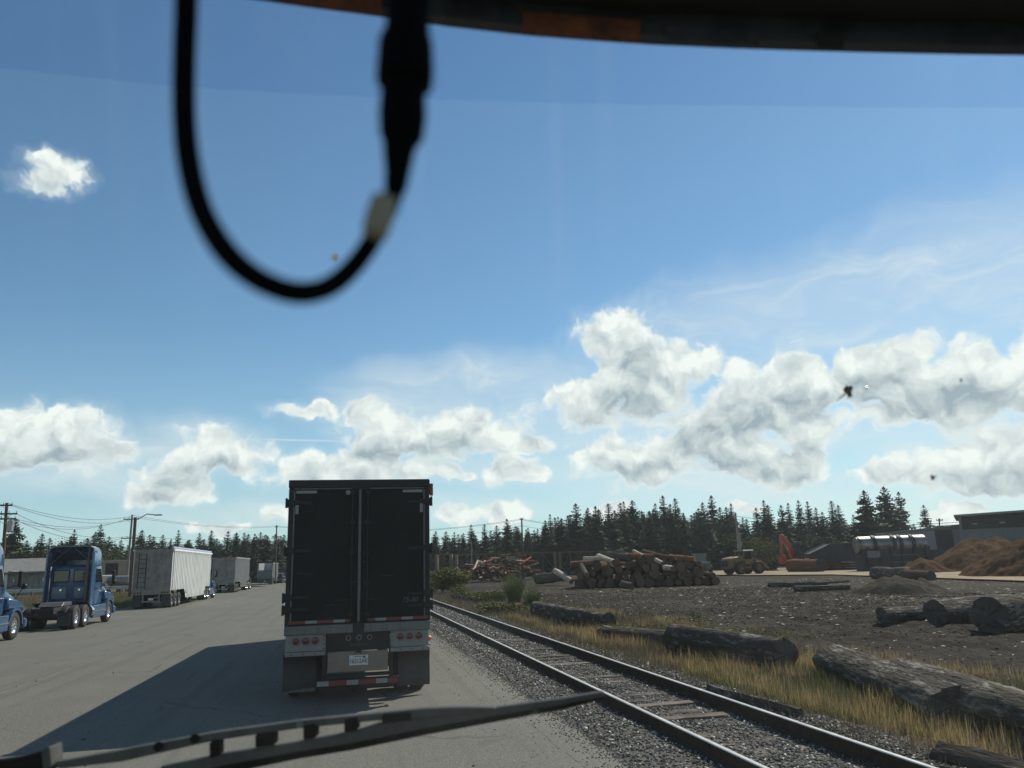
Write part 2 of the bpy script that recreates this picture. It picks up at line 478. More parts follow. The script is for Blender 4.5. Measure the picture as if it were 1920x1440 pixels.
def field_mat():
    m, t, b = material('rough_grassland'); p = wuv(t)
    n1 = t.noise(p, .06, 5, .6); n2 = t.noise(p, 1.2, 6, .65)
    c = t.mix(t.sstep(n2, .3, .7), (.075, .07, .03), (.16, .13, .065))
    c = t.mix(t.sstep(n1, .45, .6), c, (.06, .075, .028))
    t.l.new(c, b.inputs['Base Color']); b.inputs['Roughness'].default_value = .95; b.inputs['Specular IOR Level'].default_value = .15
    bn = t.add('ShaderNodeBump'); bn.inputs['Strength'].default_value = .8; bn.inputs['Distance'].default_value = .08
    t.l.new(n2, bn.inputs['Height']); t.l.new(bn.outputs[0], b.inputs['Normal'])
    return m
def asphalt_mat():
    m, t, b = material('worn_asphalt'); p = wuv(t)
    n1 = t.noise(p, .35, 5, .6); nl = t.noise(t.v('MULTIPLY', p, (1.2, .06, 1)), 1.0, 4, .55)
    nf = t.noise(p, 22, 5, .8); ag = t.voro(p, 55, 0)
    c = t.mix(t.sstep(n1, .3, .7), (.112, .108, .088), (.147, .142, .117))
    c = t.mix(t.m('MULTIPLY', t.sstep(nl, .5, .7), .45), c, (.10, .096, .082))
    c = t.mix(t.m('MULTIPLY', t.sstep(nf, .40, .66), .85), c, (.22, .212, .176))
    c = t.mix(t.m('MULTIPLY', t.sstep(ag, .42, .75), .6), c, (.09, .088, .08))
    sx = t.add('ShaderNodeSeparateXYZ'); t.l.new(p, sx.inputs[0])
    wob = t.m('MULTIPLY', t.m('SUBTRACT', t.noise(t.v('MULTIPLY', p, (0, 1, 0)), .9, 4), .5), .16)
    def seam(u, w, col, c, amt):
        d = t.m('ABSOLUTE', t.m('SUBTRACT', t.m('ADD', sx.outputs[0], wob), u))
        f = t.m('MULTIPLY', t.sstep(d, w, w * .3), t.m('MULTIPLY', t.sstep(t.noise(p, 2.2, 3), .38, .55), amt))
        return t.mix(f, c, col)
    c = seam(-7.0, .05, (.085, .081, .07), c, .6)
    c = seam(-6.93, .05, (.21, .203, .17), c, .5)
    c = seam(2.75, .018, (.07, .068, .06), c, .8)
    ck = t.voro(t.v('ADD', p, t.v('SCALE', t.noise(p, 1.3, 3, .6, 'Color'), scale=.5)), .33, 0, feature='DISTANCE_TO_EDGE')
    c = t.mix(t.m('MULTIPLY', t.sstep(ck, .016, .004), t.m('MULTIPLY', t.sstep(t.noise(p, .25, 2), .5, .6), .55)), c, (.07, .067, .058))
    ty = t.noise(t.v('MULTIPLY', p, (2.2, .03, 1)), 1.0, 3, .6)
    c = t.mix(t.m('MULTIPLY', t.sstep(ty, .50, .66), .5), c, (.105, .1, .086))
    oil = t.m('MULTIPLY', t.sstep(t.noise(p, .9, 4, .6), .64, .74), .35)
    c = t.mix(oil, c, (.09, .086, .078))
    t.l.new(c, b.inputs['Base Color']); b.inputs['Roughness'].default_value = .88; b.inputs['Specular IOR Level'].default_value = .2
    bn = t.add('ShaderNodeBump'); bn.inputs['Strength'].default_value = .5; bn.inputs['Distance'].default_value = .012
    t.l.new(t.m('ADD', nf, ag), bn.inputs['Height']); t.l.new(bn.outputs[0], b.inputs['Normal'])
    return m
def gravel_mat(name, a, c_, sc=24):
    m, t, b = material(name); p = wuv(t)
    col = t.voro(p, sc, 0, out='Color'); d = t.voro(p, sc, 0)
    s_ = t.add('ShaderNodeSeparateXYZ'); t.l.new(col, s_.inputs[0])
    c = t.mix(s_.outputs[0], a, c_)
    c = t.mix(t.sstep(d, .45, .75), c, tuple(x * .3 for x in a))
    t.l.new(c, b.inputs['Base Color']); b.inputs['Roughness'].default_value = .9
    bn = t.add('ShaderNodeBump'); bn.inputs['Strength'].default_value = 1; bn.inputs['Distance'].default_value = .03; bn.invert = True
    t.l.new(d, bn.inputs['Height']); t.l.new(bn.outputs[0], b.inputs['Normal'])
    return m
YARD, FIELD, ASPH = ground_mat(), field_mat(), asphalt_mat()
BALLAST = gravel_mat('ballast_gravel', (.04, .036, .031), (.13, .12, .105))
PALE = pm('pale_packed_dirt', (.21, .165, .105), .95, scale=.3, col2=(.32, .25, .155), bump=.4, bscale=6, spec=.15)

def sheet(name, quad_uv, z, mat, kind='structure'):
    mb = MB(); mb.add([W(u, v, z) for u, v in quad_uv], [tuple(range(len(quad_uv)))])
    return tag(mb.build(name, mat), kind=kind)
def strip(name, us, vs, zfun, mat, smooth=True):      # gridded strip in the road frame
    U, V = np.meshgrid(us, vs, indexing='ij')
    Z = zfun(U, V)
    c, s = math.cos(ROADA), math.sin(ROADA)
    P = np.stack([U*c - V*s, U*s + V*c, Z], -1).reshape(-1, 3)
    nu, nv = U.shape
    i = np.arange(nu*nv).reshape(nu, nv)
    F = np.stack([i[:-1,:-1], i[1:,:-1], i[1:,1:], i[:-1,1:]], -1).reshape(-1, 4)
    return tag(link(name, np_mesh(name, P, F, mat, smooth)), kind='structure')
# far ground out to the horizon
g = MB(); g.add([(-3000, -60, -.32), (3000, -60, -.32), (3000, 5000, -.32), (-3000, 5000, -.32)], [(0, 1, 2, 3)])
tag(g.build('ground', FIELD), kind='structure')
strip('road', np.array([-15.6, -12, -8, -4, -1, 1.5, 3.2, 3.35]), np.array([-12, 0, 20, 60, 120, 260.]), lambda U, V: np.where(U > 3.3, -.03, 0.0) + 0*V, ASPH, False)
# left bank: grass verge rising a little, then a second road behind
vv = np.concatenate([np.arange(10, 100, 1.0), np.arange(100, 300, 6.0)])
strip('grass_verge', np.concatenate([[-15.7], np.arange(-16, -30, -1.0), [-34, -40, -48]]), vv,
      lambda U, V: np.where(U < -15.8, .06 + np.clip((-16-U)*.03, 0, .35) + .12*fbm(U*.6, V*.6, 3, 5), -.05), FIELD)
yu = np.concatenate([np.arange(7.0, 26, .22), np.arange(26, 70, .7), np.arange(70, 140, 4.)])
yv = np.concatenate([np.arange(1, 40, .22), np.arange(40, 90, .6), np.arange(90, 200, 4.)])
def yard_z(U, V):
    near = np.clip((U - 11) / 4, 0, 1)
    ruts = \
           .34 * fbm(U*.9, V*.22, 4, 21) + .16*fbm(U*.35 + V*.12, V*.5 - U*.1, 3, 33) + .10*fbm(U*3, V*3, 3, 44, .65)
    far = np.clip((55 - V) / 30, .25, 1)
    tr = .085*np.sin(V*3.1 + U*.5 + 9*fbm(U*.12, V*.12, 3, 9)) * np.clip((U-12)/4, 0, 1)*np.clip((38-V)/10, 0, 1)*np.clip(.5+3*fbm(U*.15, V*.2, 2, 19), 0, 1)
    return -.10 + near * far * (ruts + tr) + (1-near)*(.10*fbm(U*1.3, V*1.3, 3, 3) - .02)
strip('yard_ground', yu, yv, yard_z, YARD)
# pale packed haul road across the yard
def poly_sheet(name, pts, z, mat):
    mb = MB(); mb.add([(p.x, p.y, z) for p in pts], [tuple(range(len(pts)))])
    return tag(mb.build(name, mat), kind='structure')
hr = [(1250,1077),(1400,1078),(1560,1077),(1750,1083),(1960,1090),(2100,1092),(2100,1068),(1960,1068),(1750,1064),(1560,1060),(1400,1060),(1250,1062)]
poly_sheet('haul_road', [gp(*q, .03) for q in hr], .03, PALE)
tr0 = [at(30,1100,112), at(420,1088,150), at(420,1080,190), at(-20,1088,150)]
poly_sheet('back_road', [Vector((p.x, p.y, 0)) for p in (Vector((-95, 95, 0)), Vector((-40, 128, 0)), Vector((-46, 138, 0)), Vector((-105, 104, 0)))], .42, ASPH)

# ballast shoulder
bu = np.array([2.95, 3.04, 3.14, 3.24, 3.36, 3.48, 3.6, 3.8, 4.0, 4.3, 4.7, 5.1, 5.5, 5.8, 6.3, 6.6, 7.0, 7.4, 7.8])
bv = np.concatenate([np.arange(1, 40, .2), np.arange(40, 150, 2.)])
RAILU = (4.33, 5.89)
def bed_z(U, V):
    base = np.interp(U, [3.0, 3.25, 3.7, 4.1, 4.6, 5.6, 6.5, 7.2, 7.8], [-.05, -.012, .012, .005, -.03, -.03, .0, -.05, -.16])
    return base + .07*fbm(U*1.3, V*.9, 4, 71)
strip('ballast_bed', bu, bv, bed_z, BALLAST)

# ================================================================== railway track
RAILM = pm('rusty_rail', (.028, .019, .014), .85, 0, scale=6, col2=(.06, .04, .028), bump=.3, spec=.15)
RAILTOP = pm('worn_rail_head', (.50, .48, .44), .45, .0, scale=3, var=.15)
TIEM = pm('weathered_tie', (.045, .035, .028), .9, scale=2.5, col2=(.16, .135, .105), bump=.8, bscale=18, obj_rand=.9, spec=.2)
track = empty('railway_track', W(0, 0), ROADA)
tag(track, 'single railway track with rusty rails and wooden ties beside the road', 'railway')
def rail_mesh():
    prof = [(-.07,0),(.07,0),(.07,.014),(.012,.035),(.011,.115),(.036,.128),(.036,.158),(.026,.168),(-.026,.168),(-.036,.158),(-.036,.128),(-.011,.115),(-.012,.035),(-.07,.014)]
    mb = MB(); n = len(prof); v0, v1 = -2.0, 150.0
    vs = [(x, v0, z) for x, z in prof] + [(x, v1, z) for x, z in prof]
    for i in range(n):
        mb.cur = 1 if i in (6, 7, 8) else 0
        mb.add([vs[i], vs[(i+1) % n], vs[n + (i+1) % n], vs[n+i]], [(0, 1, 2, 3)])
    return mb.mesh('rail', [RAILM, RAILTOP])
rme = rail_mesh()
RZ = .0
for u in RAILU: link('rail', rme, track, (u, 0, RZ))
ties = []
for k in range(5):
    mb = MB(); q = random.Random(k)
    nseg = 6
    L = 2.62; ys = [-.115, .115]
    vs, fs = [], []
    for i in range(nseg + 1):
        x = -L/2 + L*i/nseg; e = .012
        for (y, z) in ((-.115, -.15), (.115, -.15), (.115, 0), (-.115, 0)):
            vs.append((x + q.uniform(-e, e), y + q.uniform(-e, e), z + (q.uniform(-.014, .004) if z == 0 else 0)))
    for i in range(nseg):
        for a in range(4): fs.append((i*4+a, i*4+(a+1) % 4, (i+1)*4+(a+1) % 4, (i+1)*4+a))
    fs += [(0, 3, 2, 1), tuple(nseg*4 + i for i in range(4))]
    mb.add(vs, fs)
    ties.append(mb.mesh('tie', TIEM, bevel=.008))
v = 3.2; q = random.Random(3)
while v < 62:
    link('tie', ties[q.randrange(5)], track, (sum(RAILU)/2 + q.uniform(-.1, .1), v, RZ - .004 + q.uniform(-.04, .012) - (.025 if v > 26 else 0)), (q.uniform(-.02, .02), q.uniform(-.012, .012), q.uniform(-.035, .035)))
    v += .56 + q.uniform(-.05, .05)

# ballast stones: thousands, nobody could count them
def stone_templates(n, seed, flat=.7):
    out = []
    r = np.random.default_rng(seed)
    ico = np.array([(0,0,1),(1,0,0),(0,1,0),(-1,0,0),(0,-1,0),(0,0,-1)], float)
    fc = [(0,1,2),(0,2,3),(0,3,4),(0,4,1),(5,2,1),(5,3,2),(5,4,3),(5,1,4)]
    for _ in range(n):
        v = ico * r.uniform(.55, 1.15, (6, 1)) + r.uniform(-.3, .3, (6, 3)); v[:, 2] *= flat
        out.append((v, fc))
    return out
def stuff_mat(name, cols, rough=.9, trans=0.0, spec=.2):
    m, t, b = material(name)
    r = t.add('ShaderNodeNewGeometry').outputs['Random Per Island']
    n = t.add('ShaderNodeValToRGB'); t.l.new(r, n.inputs[0])
    e = n.color_ramp.elements
    while len(e) < len(cols): e.new(.5)
    for i, c in enumerate(cols): e[i].position = i / (len(cols)-1); e[i].color = (*c, 1)
    t.l.new(n.outputs[0], b.inputs['Base Color'])
    b.inputs['Roughness'].default_value = rough; b.inputs['Specular IOR Level'].default_value = spec
    if trans:
        out = t.n['Material Output']; mx = t.add('ShaderNodeMixShader'); tr = t.add('ShaderNodeBsdfTranslucent')
        t.l.new(n.outputs[0], tr.inputs[0]); mx.inputs[0].default_value = trans
        t.l.new(b.outputs[0], mx.inputs[1]); t.l.new(tr.outputs[0], mx.inputs[2]); t.l.new(mx.outputs[0], out.inputs[0])
    return m
STONE = stuff_mat('ballast_stone', [(.035,.032,.028),(.10,.092,.08),(.06,.056,.05),(.14,.13,.115),(.085,.076,.064),(.16,.15,.13),(.75,.73,.68)])  # last, near-white tone: glints on the ballast painted in as pale stones
def band(n, vlo, vhi, ufun, pw=2.0):
    v = vlo + (vhi - vlo) * NPR.random(n) ** pw
    u = ufun(n, v); return u, v
def uvpos(u, v, z):
    c, s = math.cos(ROADA), math.sin(ROADA)
    return np.stack([u*c - v*s, u*s + v*c, z], -1)
st = stone_templates(8, 5)
ua, va = band(52000, 4, 48, lambda n, v: np.where(NPR.random(n) < .1, 3.35 - np.abs(NPR.normal(0, .22, n)), 3.3 + NPR.random(n)**.85 * 3.7))
za = np.maximum(bed_z(ua, va), np.where(ua < 3.5, 0.0, -1)) + .004
sz = NPR.uniform(.014, .034, len(ua)) * np.clip(.8 + va/60, .8, 1.5)
sz = np.where(ua < 3.35, sz*.55, sz)
Vv, Ff = scatter(st, uvpos(ua, va, za), sz, tilt=NPR.uniform(-.6, .6, len(ua)))
tag(link('ballast_gravel', np_mesh('ballast_gravel', Vv, Ff, STONE)), 'grey crushed stone ballast lying between and beside the rails', 'gravel', kind='stuff')

# ================================================================== text helper
def text_mesh(s, size, mat, shear=0.0, extrude=.002):
    cu = bpy.data.curves.new('lettering', 'FONT'); cu.body = s; cu.size = size; cu.align_x = 'CENTER'; cu.align_y = 'CENTER'; cu.shear = shear; cu.extrude = extrude
    o = bpy.data.objects.new('lettering', cu); COL.objects.link(o)
    dg = bpy.context.evaluated_depsgraph_get(); me = bpy.data.meshes.new_from_object(o.evaluated_get(dg))
    bpy.data.objects.remove(o); me.materials.clear(); me.materials.append(mat)
    return me

# ================================================================== wheels
WHEELS = {}
def wheel_meshes(r, w, rimmat, key):
    k = (round(r, 3), round(w, 3), key)
    if k in WHEELS: return WHEELS[k]
    t = MB(); h = w/2
    t.lathe([(r*.56, -h*.8), (r*.60, -h), (r*.90, -h), (r*.965, -h*.86), (r, -h*.62), (r, -h*.35), (r*.985, -h*.33), (r*.985, -h*.27), (r, -h*.25), (r, h*.25), (r*.985, h*.27), (r*.985, h*.33), (r, h*.35), (r, h*.62), (r*.965, h*.86), (r*.90, h), (r*.60, h), (r*.56, h*.8)], 30)
    a = t.mesh('tyre', RUBBER, smooth=True)
    m = MB()
    m.lathe([(r*.58, h*.82), (r*.55, h*.86), (r*.50, h*.55), (r*.40, h*.36), (r*.24, h*.42), (r*.20, h*.8), (r*.16, h*.86), (.001, h*.88)], 24)
    m.lathe([(r*.58, -h*.82), (r*.50, -h*.5), (r*.30, -h*.4), (.001, -h*.4)], 24)
    for i in range(10):
        an = 2*PI*i/10; y, z = r*.33*math.cos(an), r*.33*math.sin(an)
        m.cyl((h*.36, y, z), (h*.62, y, z), r*.035, n=6)
    b = m.mesh('rim', rimmat, smooth=True)
    WHEELS[k] = (a, b); return WHEELS[k]
def wheel(parent, x, y, r=.5, w=.28, rim=None, key='alu', z=None):
    a, b = wheel_meshes(r, w, rim or ALU, key)
    o = link('wheel', a, parent, (x, y, r if z is None else z), (0, 0, 0 if x >= 0 else PI))
    link('rim', b, o)
    return o

# ================================================================== the black box trailer ahead
def make_box_trailer():
    c = gp(670, 1318); root = empty('box_trailer', (c.x, c.y, 0), RAD(11.8))
    tag(root, 'tall black box semi trailer seen from behind in the middle of the road', 'trailer')
    L, HW, T = 15.1, 1.29, 3.93
    b = MB(); b.bx(-HW+.02, HW-.02, .09, L, 1.2, T-.03); b.build('body', BLACK, root, bevel=.03)
    u = MB(); u.bx(-.55, -.4, 1.0, L-.5, .95, 1.198); u.bx(.4, .55, 1.0, L-.5, .95, 1.198)
    for y in np.arange(.8, L-.4, .9): u.bx(-HW+.05, HW-.05, y, y+.08, 1.06, 1.197)
    u.build('underframe', UNDER, root)
    fr = MB()
    fr.bx(-HW, -HW+.10, 0, .10, 1.18, T-.155); fr.bx(HW-.10, HW, 0, .10, 1.18, T-.155)
    fr.bx(-HW-.005, HW+.005, -.03, .12, T-.15, T); fr.build('rear_frame', BLACK, root, bevel=.012)
    dr = MB(); dr.bx(-HW+.1, HW-.1, -.012, .02, T-.175, T-.152); dr.build('drip_rail', STEEL, root)
    for s in (-1, 1):
        d = MB(); x0, x1 = (-HW+.105, -.035) if s < 0 else (.035, HW-.105)
        d.bx(x0, x1, .012, .06, 1.375, T-.18)
        door = d.build('door', DOORM, root, bevel=.008)
        for zz in (T-.42, T-1.28, T-2.1, 1.62):                 # hinges wrap round the corner post
            h = MB(); xo = s*(HW+.05)
            h.bx(min(xo, s*(HW-.12)), max(xo, s*(HW-.12)), -.03, .006, zz-.05, zz+.05)
            h.bx(min(xo, s*(HW+.004)), max(xo, s*(HW+.004)), -.03, .13, zz-.075, zz+.075)
            h.cyl((s*(HW+.035), -.02, zz-.09), (s*(HW+.035), -.02, zz+.09), .022, n=8)
            h.bx(min(s*(HW-.12), s*(HW-.42)), max(s*(HW-.12), s*(HW-.42)), -.008, .006, zz-.035, zz+.035)
            h.build('hinge', BLACK, door, bevel=.006)
        # lock rod with brackets
        rod = MB(); xr = s*.14; rod.cyl((xr, -.03, 1.38), (xr, -.03, T-.12), .017, n=10)
        for zz in np.arange(1.5, T-.2, .55): rod.bx(xr-.045, xr+.045, -.05, .005, zz-.03, zz+.03)
        rod.build('lock_rod', BLACK, door)
        hd = MB(); hd.bx(min(xr, xr+s*.28), max(xr, xr+s*.28), -.052, -.036, 1.745, 1.775); hd.build('door_handle', BLACK, door, bevel=.004)
        # worn edge strip beside the post
        es = MB(); es.bx(min(s*(HW-.115), s*(HW-.09)), max(s*(HW-.115), s*(HW-.09)), -.008, .004, 1.4, T-.2); es.build('edge_strip', STEEL, root)
        # white conspicuity tape at the top corners
        tp = MB(); xa, xb = s*(HW-.13), s*(HW-.50); tp.bx(min(xa, xb), max(xa, xb), .006, .010, T-.245, T-.195)
        tp.build('white_tape', WHT, root)
        tp = MB(); xa, xb = s*(HW-.125), s*(HW-.18); tp.bx(min(xa, xb), max(xa, xb), .006, .0105, T-.62, T-.38)
        tp.build('white_tape', WHT, root)
        # red and white tape along the door bottom
        seq = [(.02, .17, 0), (.17, .36, 1), (.36, .64, 0), (.64, .84, 1), (.84, 1.12, 0)] if s > 0 else [(.17, .28, 0), (.28, .48, 1), (.48, .77, 0), (.77, .97, 1), (.97, 1.27, 0)]
        for a_, b_, wt_ in seq:
            a_, b_ = a_+.13 if s > 0 else a_-.04, b_+.13 if s > 0 else b_-.04
            m = MB(); m.bx(min(s*a_, s*b_), max(s*a_, s*b_), -.004, .008, 1.345 + .03, 1.425); m.build('white_tape' if wt_ else 'red_tape', WHT if wt_ else REDT, root)
    cs = MB(); cs.bx(-.03, .03, -.022, .03, 1.37, T-.18); cs.build('centre_post', STEEL, root, bevel=.01)
    cl = MB(); cl.bx(-.13, .13, -.05, -.012, T-.165, T-.09); cl.build('lock_keeper', BLACK, root, bevel=.01)
    cl = MB(); cl.bx(-.1, .1, -.05, .0, 1.2, 1.37); cl.build('lock_keeper', BLACK, root, bevel=.01)
    ov = MB(); ov.cyl((-.22, .004, T-.235), (-.22, .012, T-.235), .045, n=20); o = ov.build('oval_sticker', WHT, root); 
    si = MB(); si.bx(-HW, HW, -.03, .09, 1.19, 1.342); o = si.build('sill', ALU, root, bevel=.008)
    bt = MB()
    for x in (-.72, -.48, -.2, .22, .5, .74):
        for zz in (1.225, 1.29): bt.cyl((x, -.036, zz), (x, -.029, zz), .013, n=8)
    tag(bt.build('bolts', INK, o), kind='stuff')
    # lamp panels
    for s in (-1, 1):
        p = MB(); xa, xb = s*.57, s*1.26; x0, x1 = min(xa, xb), max(xa, xb)
        p.bx(x0, x1, -.005, .02, .905, 1.186); p.bx(x0, x1, -.045, .02, .83, .90)
        pn = p.build('lamp_panel', WHITEM, root, bevel=.006)
        rv = MB()
        for zz in (.94, 1.02, 1.09, 1.155): rv.cyl((s*.60, -.012, zz), (s*.60, -.004, zz), .013, n=8)
        for k in range(3): rv.cyl((s*(.75 + .2*k), -.052, .865), (s*(.75 + .2*k), -.044, .865), .013, n=8)
        tag(rv.build('rivets', INK, pn), kind='stuff')
        for k in range(3):
            xx = s*.915 + (k-1)*.168; zz = 1.085
            l = MB(); l.lathe([(.079, -.004), (.079, -.024), (.058, -.03), (.056, -.016)], 24, 'x', Matrix.Translation((xx, 0, zz)) @ Matrix.Rotation(PI/2, 4, 'Z'))
            lo = l.build('lamp_ring', GREYRING, pn, smooth=True)
        for k in range(3):
            xx = s*.915 + (k-1)*.168; zz = 1.085
            l = MB(); l.lathe([(.056, -.016), (.05, -.026), (.03, -.032), (.001, -.034)], 20, 'x', Matrix.Translation((xx, 0, zz)) @ Matrix.Rotation(-PI/2, 4, 'Z') @ Matrix.Scale(-1, 4, (1, 0, 0)))
            l.build('tail_lamp', RED, pn, smooth=True)
    cp = MB(); cp.bx(-.56, .56, -.002, .03, .88, 1.186); cp.build('centre_panel', BLACK, root)
    for k in range(3):
        xx = (k-1)*.185 + .015
        l = MB(); l.lathe([(.048, -.004), (.048, -.018), (.036, -.022), (.034, -.012)], 20, 'x', Matrix.Translation((xx, 0, 1.10)) @ Matrix.Rotation(PI/2, 4, 'Z')); l.build('lamp_ring', GREYRING, root, smooth=True)
        l = MB(); l.cyl((xx, -.014, 1.10), (xx, -.004, 1.10), .034, n=16); l.build('marker_lamp', BLACK, root)
    # script emblem: letters are too small to read, so joined strokes at their place
    em = MB(); q = random.Random(4); x = -.14
    for k in range(9):
        hgt = .05 if k in (0, 4) else .032
        em.tube([(x, -.006, .975), (x+.012, -.006, .975+hgt), (x+.026, -.006, .98), (x+.036, -.006, .975)], .004, 5); x += .034
    em.tube([(-.15, -.006, .963), (.17, -.006, .968)], .0035, 5)
    em.build('emblem', STEEL, root)
    # frame below, licence board
    fb = MB(); fb.bx(-.62, -.545, -.02, .05, .30, .878); fb.bx(.545, .62, -.02, .05, .30, .878); fb.bx(-.545, .545, -.01, .04, .44, .50)
    fb.build('guard_post', BLACK, root, bevel=.008)
    lb = MB(); lb.bx(-.53, .53, -.03, -.012, .53, .872); lbo = lb.build('licence_board', TAN, root, bevel=.006)
    pl = MB(); pl.bx(-.152, .178, -.04, -.033, .635, .805); plo = pl.build('licence_plate', CREAM, root, bevel=.004)
    link('lettering', text_mesh('16212AK', .092, INK), plo, (.013, -.0425, .705), (PI/2, 0, 0), (.92, 1.25, 1))
    fl = MB(); fl.bx(-.08, .08, -.0425, -.0405, .775, .784); fl.bx(.09, .13, -.0425, -.0405, .755, .79); fl.build('plate_print', INK, plo)
    pls = MB(); pls.tube([(-.05, -.045, .845), (-.03, -.05, .865), (.03, -.05, .865), (.05, -.045, .845)], .012, 6); pls.build('plate_lamp', BLACK, root)
    gd = MB(); gd.bx(-.72, .72, -.05, .05, .29, .42); gdo = gd.build('underride_guard', BLACK, root, bevel=.01)
    xx = -.70
    for w_, c_ in ((.20, WHT), (.31, REDT), (.20, WHT), (.31, REDT), (.20, WHT), (.18, REDT)):
        m = MB(); m.bx(xx, xx+w_, -.055, -.0505, .315, .395); m.build('white_tape' if c_ is WHT else 'red_tape', c_, gdo); xx += w_
    for s in (-1, 1):
        f = MB(); x0, x1 = sorted((s*.74, s*1.33)); n = 6
        vs, fs = [], []
        for i in range(n+1):
            zz = .82 - (.82-.16)*i/n; yy = .50 + .05*math.sin(i*.9) + .015*i
            vs += [(x0, yy, zz), (x1, yy+.02, zz), (x0, yy+.014, zz), (x1, yy+.034, zz)]
        for i in range(n):
            a = i*4; fs += [(a, a+1, a+5, a+4), (a+2, a+6, a+7, a+3), (a, a+4, a+6, a+2), (a+1, a+3, a+7, a+5)]
        f.add(vs, fs); fo = f.build('mud_flap', FLAPM, root, smooth=True)
        if s < 0:
            w_ = MB(); w_.prism([(.55, .16), (.58, .16), (.58, .24), (.55, .22)], x0+.02, x1-.02); w_.build('flap_weight', STEEL, fo)
        for y in (1.3, 2.55):
            wheel(root, s*1.14, y, .5, .27, STEEL, 'steel'); wheel(root, s*.83, y, .5, .27, STEEL, 'steel')
    ax = MB()
    for y in (1.3, 2.55): ax.cyl((-1.1, y, .5), (1.1, y, .5), .07, n=10)
    ax.bx(-.55, -.42, .9, 3.2, .62, .95); ax.bx(.42, .55, .9, 3.2, .62, .95); ax.build('axles', UNDER, root)
    lg = MB()
    for s in (-1, 1): lg.bx(s*.95-.07, s*.95+.07, 11.8, 11.94, .05, 1.2); lg.bx(s*.95-.16, s*.95+.16, 11.72, 12.02, 0, .05)
    lg.bx(-.95, .95, 11.83, 11.91, .7, .78); lg.build('landing_leg', UNDER, root)
    mk = MB(); mk.lathe([(.05, 0), (.045, .03), (.02, .055), (.001, .06)], 14, 'x', Matrix.Translation((HW-.02, .12, 1.02))); mk.build('side_marker', ORANGE, root, smooth=True)
    rf = MB(); rf.bx(HW-.03, HW+.012, .06, .2, .90, .925); rf.build('white_tape', WHT, root)
    tm = MB(); tm.prism([(0, T-.32), (.16, T-.24), (.16, T-.12), (0, T-.08)], HW+.006, HW+.07); tm.build('corner_marker', REDT, root, bevel=.008)
    link('lettering', text_mesh('75-80', .125, CHALK, .35, .001), root, (.915, .0085, 1.72), (PI/2, 0, 0))
    sc_ = MB(); q = random.Random(9)
    for k in range(5):
        x, z = q.uniform(-1.1, 1.0), q.uniform(1.5, 3.0); dx = q.uniform(.05, .3)
        sc_.beam((x, .010, z), (x+dx, .010, z+q.uniform(-.03, .03)), .003, .004)
    sc_.build('scratches', CHALK, root)
make_box_trailer()

